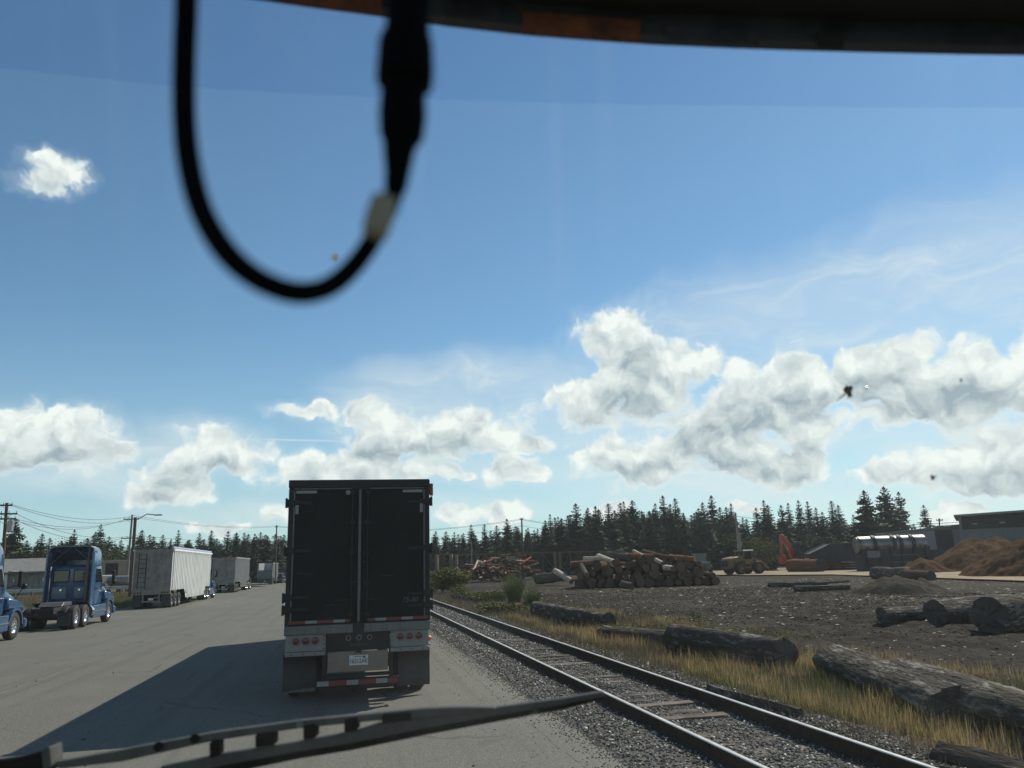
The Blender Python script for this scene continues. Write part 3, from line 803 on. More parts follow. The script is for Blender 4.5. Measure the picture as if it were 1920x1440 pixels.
# ================================================================== day-cab tractors
PAINT = {}
def paint(name, col):
    if name not in PAINT: PAINT[name] = pm(name, col, .28, 0, var=.10, scale=1.5, coat=.6)
    return PAINT[name]
def make_tractor(label, loc, rz, pcol=('blue_truck_paint', (.024, .08, .17)), group=None, fairing=True):
    root = empty('truck_tractor', loc, rz); tag(root, label, 'truck', group)
    P = paint(*pcol)
    f = MB(); f.bx(-.47, -.38, 0, 6.4, .72, 1.0); f.bx(.38, .47, 0, 6.4, .72, 1.0)
    for y in (.05, 1.5, 2.9): f.bx(-.38, .38, y, y+.1, .75, .97)
    f.bx(-1.05, 1.05, -.03, .03, .62, .74); f.build('frame_rail', UNDER, root)
    fw = MB(); fw.prism([(.9, 1.02), (2.3, 1.02), (2.2, 1.2), (1.2, 1.2)], -.5, .5); fw.build('fifth_wheel', STEEL, root, bevel=.02)
    # cab: back wall, sides, doors
    c = MB(); prof = [(3.45, .95), (3.45, 2.78), (3.6, 2.92), (4.7, 2.92), (5.15, 2.15), (5.22, 1.9), (5.22, .95)]
    c.prism(prof, -.98, .98); cab = c.build('cab', P, root, bevel=.09, smooth=True, segs=2)
    for s in (-1, 1):
        w = MB(); w.bx(s*.46-.34, s*.46+.34, 3.425, 3.46, 2.12, 2.66); wo_ = w.build('rear_window', GLASSD, cab, bevel=.06)
        w = MB(); w.bx(s*.46-.38, s*.46+.38, 3.435, 3.47, 2.08, 2.70); w.build('window_seal', RUBBER, cab, bevel=.05)
        p_ = MB(); p_.prism([(3.42, 1.3), (3.42, 1.85), (3.46, 1.95), (3.46, 1.2)], s*.5-.34, s*.5+.34); p_.build('back_panel', P, cab, bevel=.03)
        k = MB(); k.cyl((s*.42, 3.36, 1.72), (s*.42, 3.42, 1.72), .05, n=12); k.build('work_lamp', CHROME, cab)
        sw = MB(); xx = s*.985; sw.prism([(3.95, 2.05), (3.95, 2.7), (4.62, 2.7), (4.98, 2.05)], min(xx, xx+s*.012), max(xx, xx+s*.012)); sw.build('side_window', GLASSD, cab)
        d = MB(); d.bx(min(xx, xx+s*.006), max(xx, xx+s*.006), 3.86, 3.88, 1.0, 2.75); d.bx(min(xx, xx+s*.03), max(xx, xx+s*.03), 4.0, 4.16, 1.72, 1.77); d.build('door_handle', BLACK, cab)
    ws = MB(); ws.add([(-.95, 5.17, 2.17), (.95, 5.17, 2.17), (.85, 4.75, 2.87), (-.85, 4.75, 2.87)], [(0, 1, 2, 3)]); ws.build('windshield', GLASSD, cab)
    # hood with fenders
    h = MB(); h.prism([(5.2, .95), (5.2, 1.98), (5.9, 1.85), (6.75, 1.58), (6.95, 1.3), (6.95, .75), (6.6, .95)], -.78, .78); hood = h.build('hood', P, root, bevel=.1, smooth=True, segs=2)
    gr = MB(); gr.bx(-.5, .5, 6.93, 6.99, .8, 1.4); gr.build('grille', CHROME, hood, bevel=.03)
    for s in (-1, 1):
        fd = MB(); arc = [(5.95 + .68*math.cos(a), .52 + .68*math.sin(a)) for a in np.linspace(PI*.98, PI*.02, 12)]
        inn = [(5.95 + .60*math.cos(a), .52 + .60*math.sin(a)) for a in np.linspace(PI*.02, PI*.98, 12)]
        fd.prism(arc + inn, *sorted((s*.72, s*1.2))); fd.build('fender', P, hood, smooth=True)
        fs_ = MB(); fs_.prism([(5.25, 1.15), (6.6, 1.15), (6.85, .95), (6.85, 1.2), (6.5, 1.45), (5.25, 1.62)], *sorted((s*.76, s*1.12))); fs_.build('fender_top', P, hood, bevel=.06, smooth=True)
        hl = MB(); hl.bx(*sorted((s*.8, s*1.12)), 6.72, 6.88, 1.02, 1.25); hl.build('headlight', CHROME, hood, bevel=.04)
        st_ = MB(); st_.bx(*sorted((s*1.02, s*1.2)), 3.25, 5.25, .35, .95); sk = st_.build('side_skirt', P, root, bevel=.05)
        sp = MB(); sp.bx(*sorted((s*1.195, s*1.23)), 3.3, 5.2, .64, .70); sp.bx(*sorted((s*1.195, s*1.23)), 4.2, 5.1, .93, .97); sp.build('step', CHROME, sk)
        if s > 0: tk = MB(); tk.cyl((.95, 2.95, .68), (.95, 3.25, .68), .3, n=20); tk.build('fuel_tank', CHROME, root, smooth=True)
        # mirrors
        m = MB(); m.bx(s*1.45-.07, s*1.45+.07, 5.12, 5.3, 2.0, 2.62); mo = m.build('mirror', BLACK, root, bevel=.04)
        a = MB(); a.tube([(s*1.05, 5.05, 2.6), (s*1.42, 5.18, 2.55)], .02, 6); a.tube([(s*1.05, 5.1, 2.0), (s*1.42, 5.2, 2.08)], .02, 6); a.build('mirror_arm', BLACK, mo)
        hm = MB(); hm.tube([(s*.95, 6.2, 1.5), (s*1.15, 6.35, 1.95)], .018, 6); hm.lathe([(.001, -.05), (.1, -.04), (.12, 0), (.1, .04), (.001, .05)], 14, 'x', Matrix.Translation((s*1.18, 6.36, 2.02)) @ Matrix.Rotation(PI/2, 4, 'Z')); hm.build('hood_mirror', BLACK, root, smooth=True)
        wheel(root, s*1.02, 5.95, .52, .29, CHROME, 'chrome')
        for y in (.85, 2.15):
            wheel(root, s*1.06, y, .52, .28, CHROME, 'chrome'); wheel(root, s*.74, y, .52, .28, STEEL, 'steel')
        q = MB(); q.prism([(2.55, 1.0), (2.75, .55), (2.79, .55), (2.6, 1.06), (2.2, 1.16), (2.2, 1.12)], *sorted((s*.62, s*1.2))); q.build('quarter_fender', BLACK, root)
        ml = MB(); ml.bx(*sorted((s*.65, s*1.2)), -.02, .0, .2, .75); ml.build('mud_flap', FLAPM, root)
        tl = MB(); tl.cyl((s*.62, -.05, .68), (s*.62, -.03, .68), .06, n=12); tl.build('tail_lamp', RED, root)
    bp = MB(); bp.prism([(6.85, .4), (7.12, .42), (7.12, .75), (6.85, .78)], -1.18, 1.18); bp.build('bumper', P, root, bevel=.05)
    ax = MB(); ax.cyl((-1, 5.95, .52), (1, 5.95, .52), .06); ax.cyl((-1, .85, .52), (1, .85, .52), .09); ax.cyl((-1, 2.15, .52), (1, 2.15, .52), .09); ax.build('axles', UNDER, root)
    # exhaust stack behind the cab, right side
    e = MB(); e.tube([(.72, 3.25, .85), (.78, 3.22, 1.2), (.78, 3.22, 1.5)], .07, 12); e.cyl((.78, 3.22, 1.4), (.78, 3.22, 2.9), .105, n=14); e.tube([(.78, 3.22, 2.9), (.78, 3.22, 3.75), (.78, 3.12, 3.9)], .07, 12)
    e.build('exhaust_stack', STEEL, root, smooth=True)
    if fairing:                                # roof fairing: a hollow shell open to the back, with braces
        r = MB(); t_ = .04
        outer = [(-1.08, 2.86), (-1.08, 3.45), (-1.02, 3.72), (-.8, 3.84), (.8, 3.84), (1.02, 3.72), (1.08, 3.45), (1.08, 2.86)]
        inner = [(-1.03, 2.86), (-1.03, 3.43), (-.98, 3.68), (-.78, 3.79), (.78, 3.79), (.98, 3.68), (1.03, 3.43), (1.03, 2.86)]
        ys = [(3.1, 1.0, 0), (4.0, 1.0, -.03), (4.6, .93, -.25), (5.0, .82, -.62)]
        def ring(pr, y, k, dz): return [(x*k, y, max(2.86, z + dz)) for x, z in pr]
        n = 8; vs = []
        for y, k, dz in ys: vs += ring(outer, y, k, dz)
        fs = [(i*n+j, i*n+j+1, (i+1)*n+j+1, (i+1)*n+j) for i in range(3) for j in range(n-1)]
        b0 = len(vs)
        for y, k, dz in ys: vs += ring(inner, y - (.0 if y < 3.2 else .05), k*.99, dz)
        fs += [(b0+i*n+j, b0+(i+1)*n+j, b0+(i+1)*n+j+1, b0+i*n+j+1) for i in range(3) for j in range(n-1)]
        fs += [(j, b0+j, b0+j+1, j+1) for j in range(n-1)] + [tuple(b0 + 3*n + j for j in range(n))]
        r.add(vs, fs); ro = r.build('roof_fairing', P, root, smooth=True)
        br = MB(); br.tube([(-1.0, 3.2, 2.9), (-.05, 3.2, 3.79)], .022, 6); br.tube([(1.0, 3.2, 2.9), (.05, 3.2, 3.79)], .022, 6); br.build('brace', STEEL, ro)
        for s in (-1, 1):
            sx = MB(); sx.prism([(2.95, .95), (2.95, 3.5), (3.02, 3.6), (3.5, 3.6), (3.5, .95)], *sorted((s*.99, s*1.07))); sx.build('side_extender', P, root, bevel=.02)
    return root
RZR = RAD(12.0)
def on_row(u, v): p = W(u, v); return (p.x, p.y, 0)
make_tractor('blue day cab truck tractor parked behind the white chip trailer', on_row(-13.15, 39.6), RZR)
make_tractor('blue day cab truck tractor cut off by the edge of the photo', on_row(-13.8, 29.2), RZR)

# ================================================================== chip trailers in the parked row
CHIPW = pm('chip_trailer_white', (.8, .8, .76), .45, .0, var=.12, scale=1.2, streak=.6)
CHIPREAR = pm('grimy_trailer_rear', (.16, .14, .12), .75, .1, scale=2, col2=(.3, .275, .24), streak=.3)
CHIPG = pm('weathered_grey_aluminium', (.36, .37, .36), .55, .3, var=.2, scale=1.5, streak=.6)
TARP = pm('blue_grey_tarp', (.28, .33, .45), .6, var=.15)
DUMPG = pm('dark_green_grey_paint', (.09, .11, .105), .6, var=.2, streak=.4)
def make_chip_trailer(label, loc, rz, L, side, rear, ladder=True, tarp=True, axles=3, open_rear=False, H=4.12):
    root = empty('chip_trailer', loc, rz); tag(root, label, 'trailer', 'chip trailers parked along the road')
    hw = 1.28; za = 1.22; zb = .52
    yb0 = 1.25*axles + 1.1; yb1 = L - 3.4
    prof = [(0, za), (0, H), (L, H), (L, 1.35), (yb1 + 1.0, 1.35), (yb1 + .2, zb), (yb0 + .8, zb), (yb0, za)]
    b = MB()
    for s in (-1, 1): b.prism(prof, *sorted((s*hw, s*(hw-.05))))
    b.bx(-hw+.05, hw-.05, L-.06, L, 1.35, H-.01)
    b.bx(-hw+.05, hw-.05, .02, L-.06, za-.02, za+.06)
    b.build('body', side, root)
    rb = MB()                                  # side ribs
    y = .25
    while y < L - .1:
        lo = za if y < yb0 or y > yb1 + 1.0 else (zb if yb0 + .8 < y < yb1 + .2 else (za - (za-zb)*(y-yb0)/.8 if y <= yb0+.8 else zb + (1.35-zb)*(y-yb1-.2)/.8))
        for s in (-1, 1): rb.bx(*sorted((s*hw, s*(hw+.10))), y, y+.13, lo+.02, H-.12)
        y += .56
    tag(rb.build('side_rib', side, root), kind='stuff')
    tr = MB()
    for s in (-1, 1): tr.bx(*sorted((s*hw, s*(hw+.12))), -.02, L+.02, H-.12, H)
    tr.build('top_rail', side, root)
    r = MB()
    if open_rear:
        r.bx(-hw, hw, -.03, .02, za, za + 1.35); r.bx(-hw, -hw+.14, -.03, .02, za+1.35, H); r.bx(hw-.14, hw, -.03, .02, za+1.35, H); r.bx(-hw, hw, -.03, .02, H-.1, H)
    else: r.bx(-hw, hw, -.04, .02, za, H-.01)
    ro = r.build('rear_door', rear, root)
    if not open_rear:
        rr = MB()
        for x in (-hw+.03, -.05, hw-.13): rr.bx(x, x+.10, -.07, -.041, za, H-.02)
        rr.bx(-hw, hw, -.072, -.042, za, za+.16); rr.bx(-hw, hw, -.072, -.042, H-.2, H-.03)
        rr.build('rear_frame', rear, ro)
        dg = MB(); dg.beam((.1, -.05, 2.4), (.55, -.05, 3.8), .05, .02, (0, 1, 0)); dg.beam((.2, -.05, 1.75), (.5, -.05, 2.2), .05, .02, (0, 1, 0)); dg.build('brace', ALU, ro)
    if ladder:
        ld = MB()
        for x in (-.95, -.45): ld.bx(x-.02, x+.02, -.13, -.09, 1.35, 3.85)
        ldo = ld.build('ladder', UNDER, root)
        for k in range(8):
            m = MB(); m.cyl((-.95, -.11, 1.5 + .32*k), (-.45, -.11, 1.5 + .32*k), .018, n=6); m.build('rung', UNDER, ldo)
    if tarp:
        t = MB(); t.tube([(hw-.05, 0, H+.07), (hw-.05, L, H+.07)], .11, 10)
        for k in range(9): t.tube([(hw+.06, L*k/8, H+.02), (hw-.05, L*k/8, H+.2), (hw-.18, L*k/8, H+.05)], .02, 5)
        t.build('rolled_tarp', TARP, root, smooth=True)
        bw = MB()
        for k in range(9):
            yy = .2 + (L-.4)*k/8; bw.tube([(-hw, yy, H-.02), (0, yy, H+.10), (hw, yy, H-.02)], .025, 6)
        bw.build('tarp_bow', STEEL, root)
    bp = MB(); bp.bx(-hw, hw, -.05, .1, .95, za-.005); bp.bx(-.6, .6, -.04, .06, .42, .52); bp.bx(-.58, -.5, -.03, .05, .52, .95); bp.bx(.5, .58, -.03, .05, .52, .95); bpo = bp.build('rear_bumper', rear, root)
    pl = MB(); pl.bx(-.17, .17, -.06, -.045, .56, .72); pl.build('licence_plate', CREAM, bpo)
    for s in (-1, 1):
        for k in range(3):
            l = MB(); l.cyl((s*(.72+.18*k), -.08, 1.08), (s*(.72+.18*k), -.04, 1.08), .06, n=12); l.build('tail_lamp', RED, bpo)
        fl = MB(); fl.bx(*sorted((s*.68, s*1.26)), .18, .2, .12, .95); fl.build('mud_flap', FLAPM, root)
        for k in range(axles):
            y = .85 + 1.25*k
            wheel(root, s*1.12, y, .5, .27, ALU, 'alu'); wheel(root, s*.81, y, .5, .27, STEEL, 'steel')
    ax = MB()
    for k in range(axles): ax.cyl((-1.1, .85+1.25*k, .5), (1.1, .85+1.25*k, .5), .08)
    ax.bx(-.5, -.4, .3, yb0, .7, 1.2); ax.bx(.4, .5, .3, yb0, .7, 1.2); ax.build('axles', UNDER, root)
    return root
make_chip_trailer('long ribbed white chip trailer with a ladder on its grimy rear', on_row(-13.3, 61.0), RZR, 16.0, CHIPW, CHIPREAR)
p = W(-13.3, 61.0 + 16.0 - 1.55); make_tractor('blue truck tractor coupled to the ribbed white chip trailer', (p.x - .0, p.y, 0), RZR, fairing=True)
make_chip_trailer('plain grey chip trailer parked ahead of the white ribbed one', on_row(-13.8, 99.5), RZR, 13.2, CHIPG, CHIPREAR, ladder=False, tarp=False)
p = W(-13.8, 99.5 + 13.2 - 1.55); make_tractor('dark truck tractor coupled to the plain grey chip trailer', (p.x, p.y, 0), RZR, ('dark_grey_truck_paint', (.05, .06, .07)))
make_chip_trailer('dark open ended dump trailer at the far end of the parked row', on_row(-13.9, 152), RZR, 11, CHIPG, DUMPG, ladder=False, tarp=False, axles=2, open_rear=True, H=3.9)

# the conventional truck at the far end, facing this way
def make_long_nose(loc, rz):
    root = empty('long_nose_truck', loc, rz); tag(root, 'dark blue long nose truck facing this way at the end of the road', 'truck')
    P = paint('dark_blue_truck_paint', (.02, .035, .075))
    h = MB(); h.prism([(0, .9), (0, 1.75), (.15, 1.95), (2.1, 2.1), (2.1, .9)], -.62, .62); h.build('hood', P, root, bevel=.08, smooth=True)
    g_ = MB(); g_.bx(-.42, .42, -.06, .02, .85, 1.85); go = g_.build('grille', UNDER, root)
    s_ = MB(); s_.bx(-.48, -.42, -.08, .02, .82, 1.9); s_.bx(.42, .48, -.08, .02, .82, 1.9); s_.bx(-.48, .48, -.08, .02, 1.85, 1.93); s_.build('grille_surround', CHROME, go)
    c = MB(); c.prism([(2.05, .9), (2.05, 2.05), (2.35, 2.95), (3.9, 3.05), (3.9, .9)], -1.05, 1.05); cab = c.build('cab', P, root, bevel=.07)
    sl = MB(); sl.bx(-1.1, 1.1, 3.92, 5.4, .9, 3.1); sl.build('sleeper', P, root, bevel=.08)
    for s in (-1, 1):
        w = MB(); w.add([(s*.04, 2.035, 2.12), (s*.95, 2.035, 2.12), (s*.9, 2.30, 2.86), (s*.04, 2.30, 2.86)], [(0, 1, 2, 3)]); w.build('windshield', GLASSD, cab)
        f = MB(); arc = [(.55 + .72*math.cos(a), .52 + .70*math.sin(a)) for a in np.linspace(PI, 0, 10)]; f.prism(arc + [(1.2, .55), (-.1, .55)], *sorted((s*.62, s*1.2))); f.build('fender', P, root, smooth=True)
        l = MB(); l.cyl((s*.85, -.16, 1.25), (s*.85, .02, 1.25), .14, n=14); l.build('headlight', CHROME, root)
        e = MB(); e.cyl((s*1.12, 3.95, 1.0), (s*1.12, 3.95, 4.0), .08, n=12); e.build('exhaust_stack', CHROME, root)
        m = MB(); m.bx(s*1.4-.1, s*1.4+.1, 2.25, 2.35, 1.95, 2.55); m.beam((s*1.05, 2.3, 2.4), (s*1.35, 2.3, 2.4), .03, .03); m.build('mirror', CHROME, root)
        wheel(root, s*1.02, .55, .52, .29, CHROME, 'chrome')
        for y in (6.2, 7.5): wheel(root, s*1.06, y, .52, .28, CHROME, 'chrome')
    b = MB(); b.bx(-1.2, 1.2, -.28, -.15, .38, .82); b.build('bumper', CHROME, root, bevel=.03)
    fr = MB(); fr.bx(-.45, .45, .3, 8.2, .72, 1.0); fr.build('frame_rail', UNDER, root)
    for k in range(5):
        m = MB(); m.bx(-.8+.4*k-.05, -.8+.4*k+.05, 2.6, 2.7, 3.0, 3.1); m.build('marker_lamp', ORANGE, root)
p = W(-12.2, 165); make_long_nose((p.x, p.y, 0), RAD(8))

# ================================================================== trees
def needle_mat(name, a, b_):
    m, t, b = material(name)
    gi = t.add('ShaderNodeNewGeometry').outputs['Random Per Island']; oi = t.add('ShaderNodeObjectInfo').outputs['Random']
    c = t.mix(gi, a, b_)
    c = t.mix(1.0, c, t.xyz(t.m('MULTIPLY_ADD', oi, .5, .75), t.m('MULTIPLY_ADD', oi, .35, .82), t.m('MULTIPLY_ADD', oi, .3, .85)), 'MULTIPLY')
    t.l.new(c, b.inputs['Base Color']); b.inputs['Roughness'].default_value = .85; b.inputs['Specular IOR Level'].default_value = .15
    return m
NEEDLE = needle_mat('conifer_needles', (.032, .054, .032), (.08, .108, .056))
LEAFM = needle_mat('broadleaf_leaves', (.03, .045, .015), (.075, .085, .03))
BARKM = pm('tree_bark', (.06, .045, .035), .95, scale=6, var=.3, obj_rand=.3)
def conifer_mesh(seed, h=16.0, w=.2, open_=0.0):
    r = np.random.default_rng(seed); V, F = [], []
    def tri(a, b, c):
        i = len(V); V.extend([a, b, c]); F.append((i, i+1, i+2))
    z = h * (.06 + .1*open_); lv = 0
    top = h
    while z < top * .985:
        t = z / top
        R = h * w * ((1 - t) ** .8) * r.uniform(.72, 1.12) * (.65 + .35*min(1, t*5)) + .12
        if open_ and r.random() < open_ * .35 * (1-t): z += h*.012; continue
        nb = int(r.integers(8, 12)) if t < .85 else 5
        a0 = r.uniform(0, 6.28)
        for k in range(nb):
            a = a0 + 6.283*k/nb + r.uniform(-.25, .25); L = R * r.uniform(.6, 1.15)
            if r.random() < .06: L *= 1.25
            d = np.array([math.cos(a), math.sin(a), 0]); s = np.array([-d[1], d[0], 0])
            droop = r.uniform(.15, .5) if t < .8 else r.uniform(-.45, .1)
            p0 = np.array([0, 0, z + r.uniform(-.1, .1)]); ns = 4 if L > 1.2 else 3
            for q in range(ns):
                f0, f1 = q/ns*.9 + .05, (q+1.25)/ns
                pa = p0 + d*L*f0 + np.array([0, 0, -droop*L*f0*f0*.9]); pb = p0 + d*L*f1 + np.array([0, 0, -droop*L*f1*f1*.9 + .12*L*(f1 > .9)])
                wd = L * (.34*(1-f0) + .15) * r.uniform(.7, 1.3)
                dz = np.array([0, 0, -r.uniform(.1, .3)*L*.5])
                tri(pa, pb, pa + s*wd + d*wd*.5 + dz)
                tri(pa, pa - s*wd + d*wd*.5 + dz, pb)
                if r.random() < .6: tri(pa, pb, (pa+pb)/2 + np.array([0, 0, -wd*1.1]) + s*r.uniform(-.1, .1))
        z += h * (.0165 + .012*(1-t)) * r.uniform(.8, 1.3)
    for k in range(5):
        a = k*1.256; d = np.array([math.cos(a), math.sin(a), 0])
        tri(np.array([0, 0, top*.96]) + d*.02*h*.8, np.array([0, 0, top*.96]) - d*.01, np.array([0, 0, top]))
    return np_mesh('crown', np.array(V), np.array(F), NEEDLE)
CON = [conifer_mesh(100 + i, 16, w, o) for i, (w, o) in enumerate([(.17, 0), (.20, .1), (.15, .05), (.23, .2), (.19, .3), (.16, .35), (.22, 0), (.26, .1)])]
tk = MB(); tk.tube([(0, 0, -.3), (.03, 0, 5), (0, .02, 10), (0, 0, 15.6)], [.30, .22, .12, .02], 7); TRUNK = tk.mesh('trunk', BARKM, smooth=True)
ORD = ['first', 'second', 'third', 'fourth', 'fifth', 'sixth', 'seventh', 'eighth', 'ninth', 'tenth', 'eleventh', 'twelfth', 'thirteenth', 'fourteenth', 'fifteenth', 'sixteenth', 'seventeenth', 'eighteenth', 'nineteenth', 'twentieth', 'twenty-first', 'twenty-second', 'twenty-third', 'twenty-fourth', 'twenty-fifth', 'twenty-sixth', 'twenty-seventh', 'twenty-eighth', 'twenty-ninth', 'thirtieth']
def conifer(loc, hgt, var, label, group, wk=1.0, rz=None):
    root = empty('conifer_tree', loc, rnd.uniform(0, 6.28) if rz is None else rz)
    k = hgt / 16.0; root.scale = (k*wk, k*wk, k)
    tag(root, label, 'tree', group)
    link('trunk', TRUNK, root); link('crown', CON[var % len(CON)], root)
SECT = [('rising behind the blue tractors', 150, [(30,970),(80,1000),(140,992),(180,996),(190,982)]),
 ('rising behind the row of chip trailers', 175, [(267,993),(288,1005),(306,1002),(321,1010),(335,993),(356,1011),(374,999),(383,1010),(397,994),(411,1015),(428,995),(444,998),(458,998),(478,1000),(489,997),(502,1005),(522,1008)]),
 ('between the black trailer and the log stack', 170, [(817,995),(835,1006),(852,997),(859,1001),(869,999),(883,983),(908,982),(933,1002),(950,972),(971,988),(986,992),(990,989),(1008,991),(1022,975),(1031,963),(1046,968),(1052,972)]),
 ('towering behind the big log stack', 165, [(1079,943),(1102,951),(1116,948),(1122,954),(1140,943),(1152,956),(1163,942),(1169,939),(1185,937),(1207,963),(1217,957),(1228,943),(1242,928),(1256,944),(1265,933),(1281,961),(1301,961),(1309,952),(1317,941),(1333,928),(1349,950),(1361,950),(1370,943),(1392,970)]),
 ('between the loader and the steel drum', 170, [(1417,951),(1431,937),(1439,946),(1464,946),(1477,942),(1496,937),(1513,939),(1529,951),(1541,959),(1558,938),(1571,946),(1599,964)]),
 ('standing above the steel drum', 150, [(1619,918),(1656,911),(1684,921),(1731,946)])]
q = random.Random(21)
for si, (where, dist, tops) in enumerate(SECT):
    for i, (x, y) in enumerate(sorted(tops)):
        D = dist + q.uniform(-14, 14); p = at(x, y, D)
        thin = si == 5 or (si == 4) or (si == 0 and i == 0)
        conifer((p.x, p.y, -.2), p.z + .2, q.choice([3, 4, 7] if thin and si != 4 else ([4, 5, 2, 1] if si == 4 else [0, 1, 2, 6, 5])),
                f'{ORD[i]} conifer from the left of those {where}', 'conifers of the tree line', q.uniform(1.35, 1.8) * (.95 if si in (0, 5) else 1))
# darker filling trees in the rows behind
for i, x in enumerate(range(-40, 1790, 11)):
    xx = x + q.uniform(-8, 8)
    ytop = np.interp(xx, [0, 200, 330, 520, 820, 1000, 1080, 1240, 1400, 1450, 1600, 1700, 1790], [1018, 1011, 1010, 1008, 1001, 986, 964, 953, 975, 978, 980, 985, 1005]) + q.uniform(-9, 12)
    D = q.uniform(188, 225) if 230 < xx else q.uniform(165, 190)
    p = at(xx, ytop, D)
    conifer((p.x, p.y, -.2), max(5, p.z + .2), q.choice([0, 1, 3, 6, 7]), 'dark conifer in the dense back rows of the tree line', 'conifers filling the back of the tree line', q.uniform(1.7, 2.3))
# broadleaf and bushy things
def leaf_blob(seed, n, lumps, leaf=.28):
    r = np.random.default_rng(seed); P = []
    for (cx, cy, cz, rx, rz_) in lumps:
        k = max(6, int(n * rx*rx*rz_ / sum(l[3]**2*l[4] for l in lumps)))
        d = r.normal(size=(k, 3)); d /= np.linalg.norm(d, axis=1)[:, None]; rad = r.random(k)[:, None] ** .4
        P.append(np.array([cx, cy, cz]) + d*rad*np.array([rx, rx, rz_]))
    P = np.concatenate(P); m = len(P)
    tv = [(-.5, 0, 0), (0, -.28, .06), (.5, 0, 0), (0, .28, .06)]
    global NPR
    V_, F_ = scatter([(tv, [(0, 1, 2, 3)])], P, r.uniform(.6, 1.4, m)*leaf, tilt=r.uniform(-1.3, 1.3, m))
    return V_, F_
def broadleaf(name, loc, hgt, wid, seed, label, group, mat=LEAFM, n=2600, leaf=.32):
    r = random.Random(seed); root = empty(name, loc); tag(root, label, 'tree' if 'tree' in name else 'bush', group)
    lumps = [(r.uniform(-.5, .5)*wid, r.uniform(-.5, .5)*wid, hgt*(r.uniform(.25, .85) if 'tree' in name else r.uniform(.08, .72)), wid*r.uniform(.22, .42), hgt*r.uniform(.12, .24)) for _ in range(11)]
    V_, F_ = leaf_blob(seed, n, lumps, leaf); link('crown', np_mesh('crown', V_, F_, mat), root)
    t = MB(); t.tube([(0, 0, -.2), (.05, 0, hgt*.3), (0, .05, hgt*.55)], [hgt*.03, hgt*.022, hgt*.01], 7)
    for l in lumps[:6]: t.tube([(0, 0, hgt*.3), (l[0]*.5, l[1]*.5, (hgt*.3+l[2])/2), l[:3]], [hgt*.014, hgt*.009, hgt*.003], 5)
    t.build('trunk', BARKM, root, smooth=True)
for i, (x, y, D, w_) in enumerate([(60,1018,140,9),(110,1015,142,10),(160,1018,140,9),(225,1020,150,9),(-10,1010,138,9)]):
    p = at(x, y, D); broadleaf('broadleaf_tree', (p.x, p.y, 0), p.z, w_, 300+i, f'{ORD[i] if i < 4 else "leftmost"} rounded dark broadleaf tree from the left behind the grey barn', 'rounded trees behind the barn')
for i, (x, y, D, w_) in enumerate([(1400,985,140,6),(1414,990,142,5),(1440,1000,138,5),(1520,1000,140,6),(1560,1003,142,6)]):
    p = at(x, y, D); broadleaf('broadleaf_tree', (p.x, p.y, 0), p.z, w_, 320+i, f'{ORD[i]} thin broadleaf tree from the left in front of the conifers by the loader', 'thin trees behind the yard', n=1500)
YELG = needle_mat('yellow_green_leaves', (.07, .085, .02), (.13, .14, .035))
p = at(1428, 1006, 130); broadleaf('broadleaf_tree', (p.x, p.y, 0), p.z, 3.2, 340, 'small yellow-green tree between the loader and the orange log loader', None, YELG, 1600)

# ================================================================== utility poles and wires
POLEM = pm('weathered_pole', (.085, .06, .042), .9, scale=3, var=.3, streak=.5)
POLEG = pm('grey_pole', (.2, .19, .17), .9, scale=3, var=.25, streak=.5)
GALV = pm('galvanised', (.34, .35, .35), .5, .6, var=.15)
WIREM = pm('wire', (.05, .05, .05), .6)
def pole(name, base, top, r, mat, label, arms=(), group='utility poles'):
    root = empty(name, (base.x, base.y, 0)); tag(root, label, 'pole', group)
    d = Vector(top) - Vector((base.x, base.y, 0))
    m = MB(); m.tube([(0, 0, -.3), tuple(d)], [r, r*.7], 10); m.build('shaft', mat, root, smooth=True)
    for (f, w_, rz_) in arms:
        c = d * f; a = MB(); dx = Vector((math.cos(rz_), math.sin(rz_), 0))
        a.beam(c - dx*w_/2 + Vector((0, -.15, 0)), c + dx*w_/2 + Vector((0, -.15, 0)), .12, .14); ao = a.build('crossarm', mat, root)
        for k in (-.46, -.16, .16, .46):
            i_ = MB(); q_ = c + dx*w_*k + Vector((0, -.15, .07)); i_.cyl(q_, q_ + Vector((0, 0, .2)), .05, .03, 8); i_.build('insulator', GALV, ao)
        b_ = MB(); b_.beam(c - dx*w_*.3 + Vector((0, -.2, -.05)), c + Vector((0, -.2, -w_*.25)), .03, .03); b_.beam(c + dx*w_*.3 + Vector((0, -.2, -.05)), c + Vector((0, -.2, -w_*.25)), .03, .03); b_.build('arm_brace', GALV, ao)
    return root, d
def P2(px, py, D): return at(px, py, D)
def ground_under(px, py, D): p = at(px, py, D); return Vector((p.x, p.y, 0))
A_t = at(13, 943, 72); ra, da = pole('utility_pole', ground_under(3, 1100, 72), A_t, .19, POLEM, 'tall utility pole with transformers above the blue tractor', [(.975, 1.1, .3), (.89, 2.0, .3), (.84, 1.8, .3)])
for k, x in enumerate((-.75, .55)):
    m = MB(); c = da*.77 + Vector((x, -.1, 0)); m.cyl(c - Vector((0, 0, .5)), c + Vector((0, 0, .5)), .27, n=14); m.cyl(c + Vector((0, 0, .5)), c + Vector((0, 0, .62)), .06, n=8); m.build('transformer', GALV, ra, smooth=True)
B_t = at(248, 965, 102); pole('utility_pole', ground_under(237, 1098, 102), B_t, .17, POLEG, 'thin grey utility pole with two crossarms beside the brown lamp pole', [(.94, 1.9, .15), (.70, 2.1, .15)])
C_b = gp(243, 1126); C_t = at(254, 970, C_b.y)
rc, dc = pole('street_lamp', C_b, C_t, .2, POLEM, 'brown wooden pole with a curved street lamp arm by the white chip trailer', [], None)
tip = at(296, 966, C_b.y) - Vector((C_b.x, C_b.y, 0))
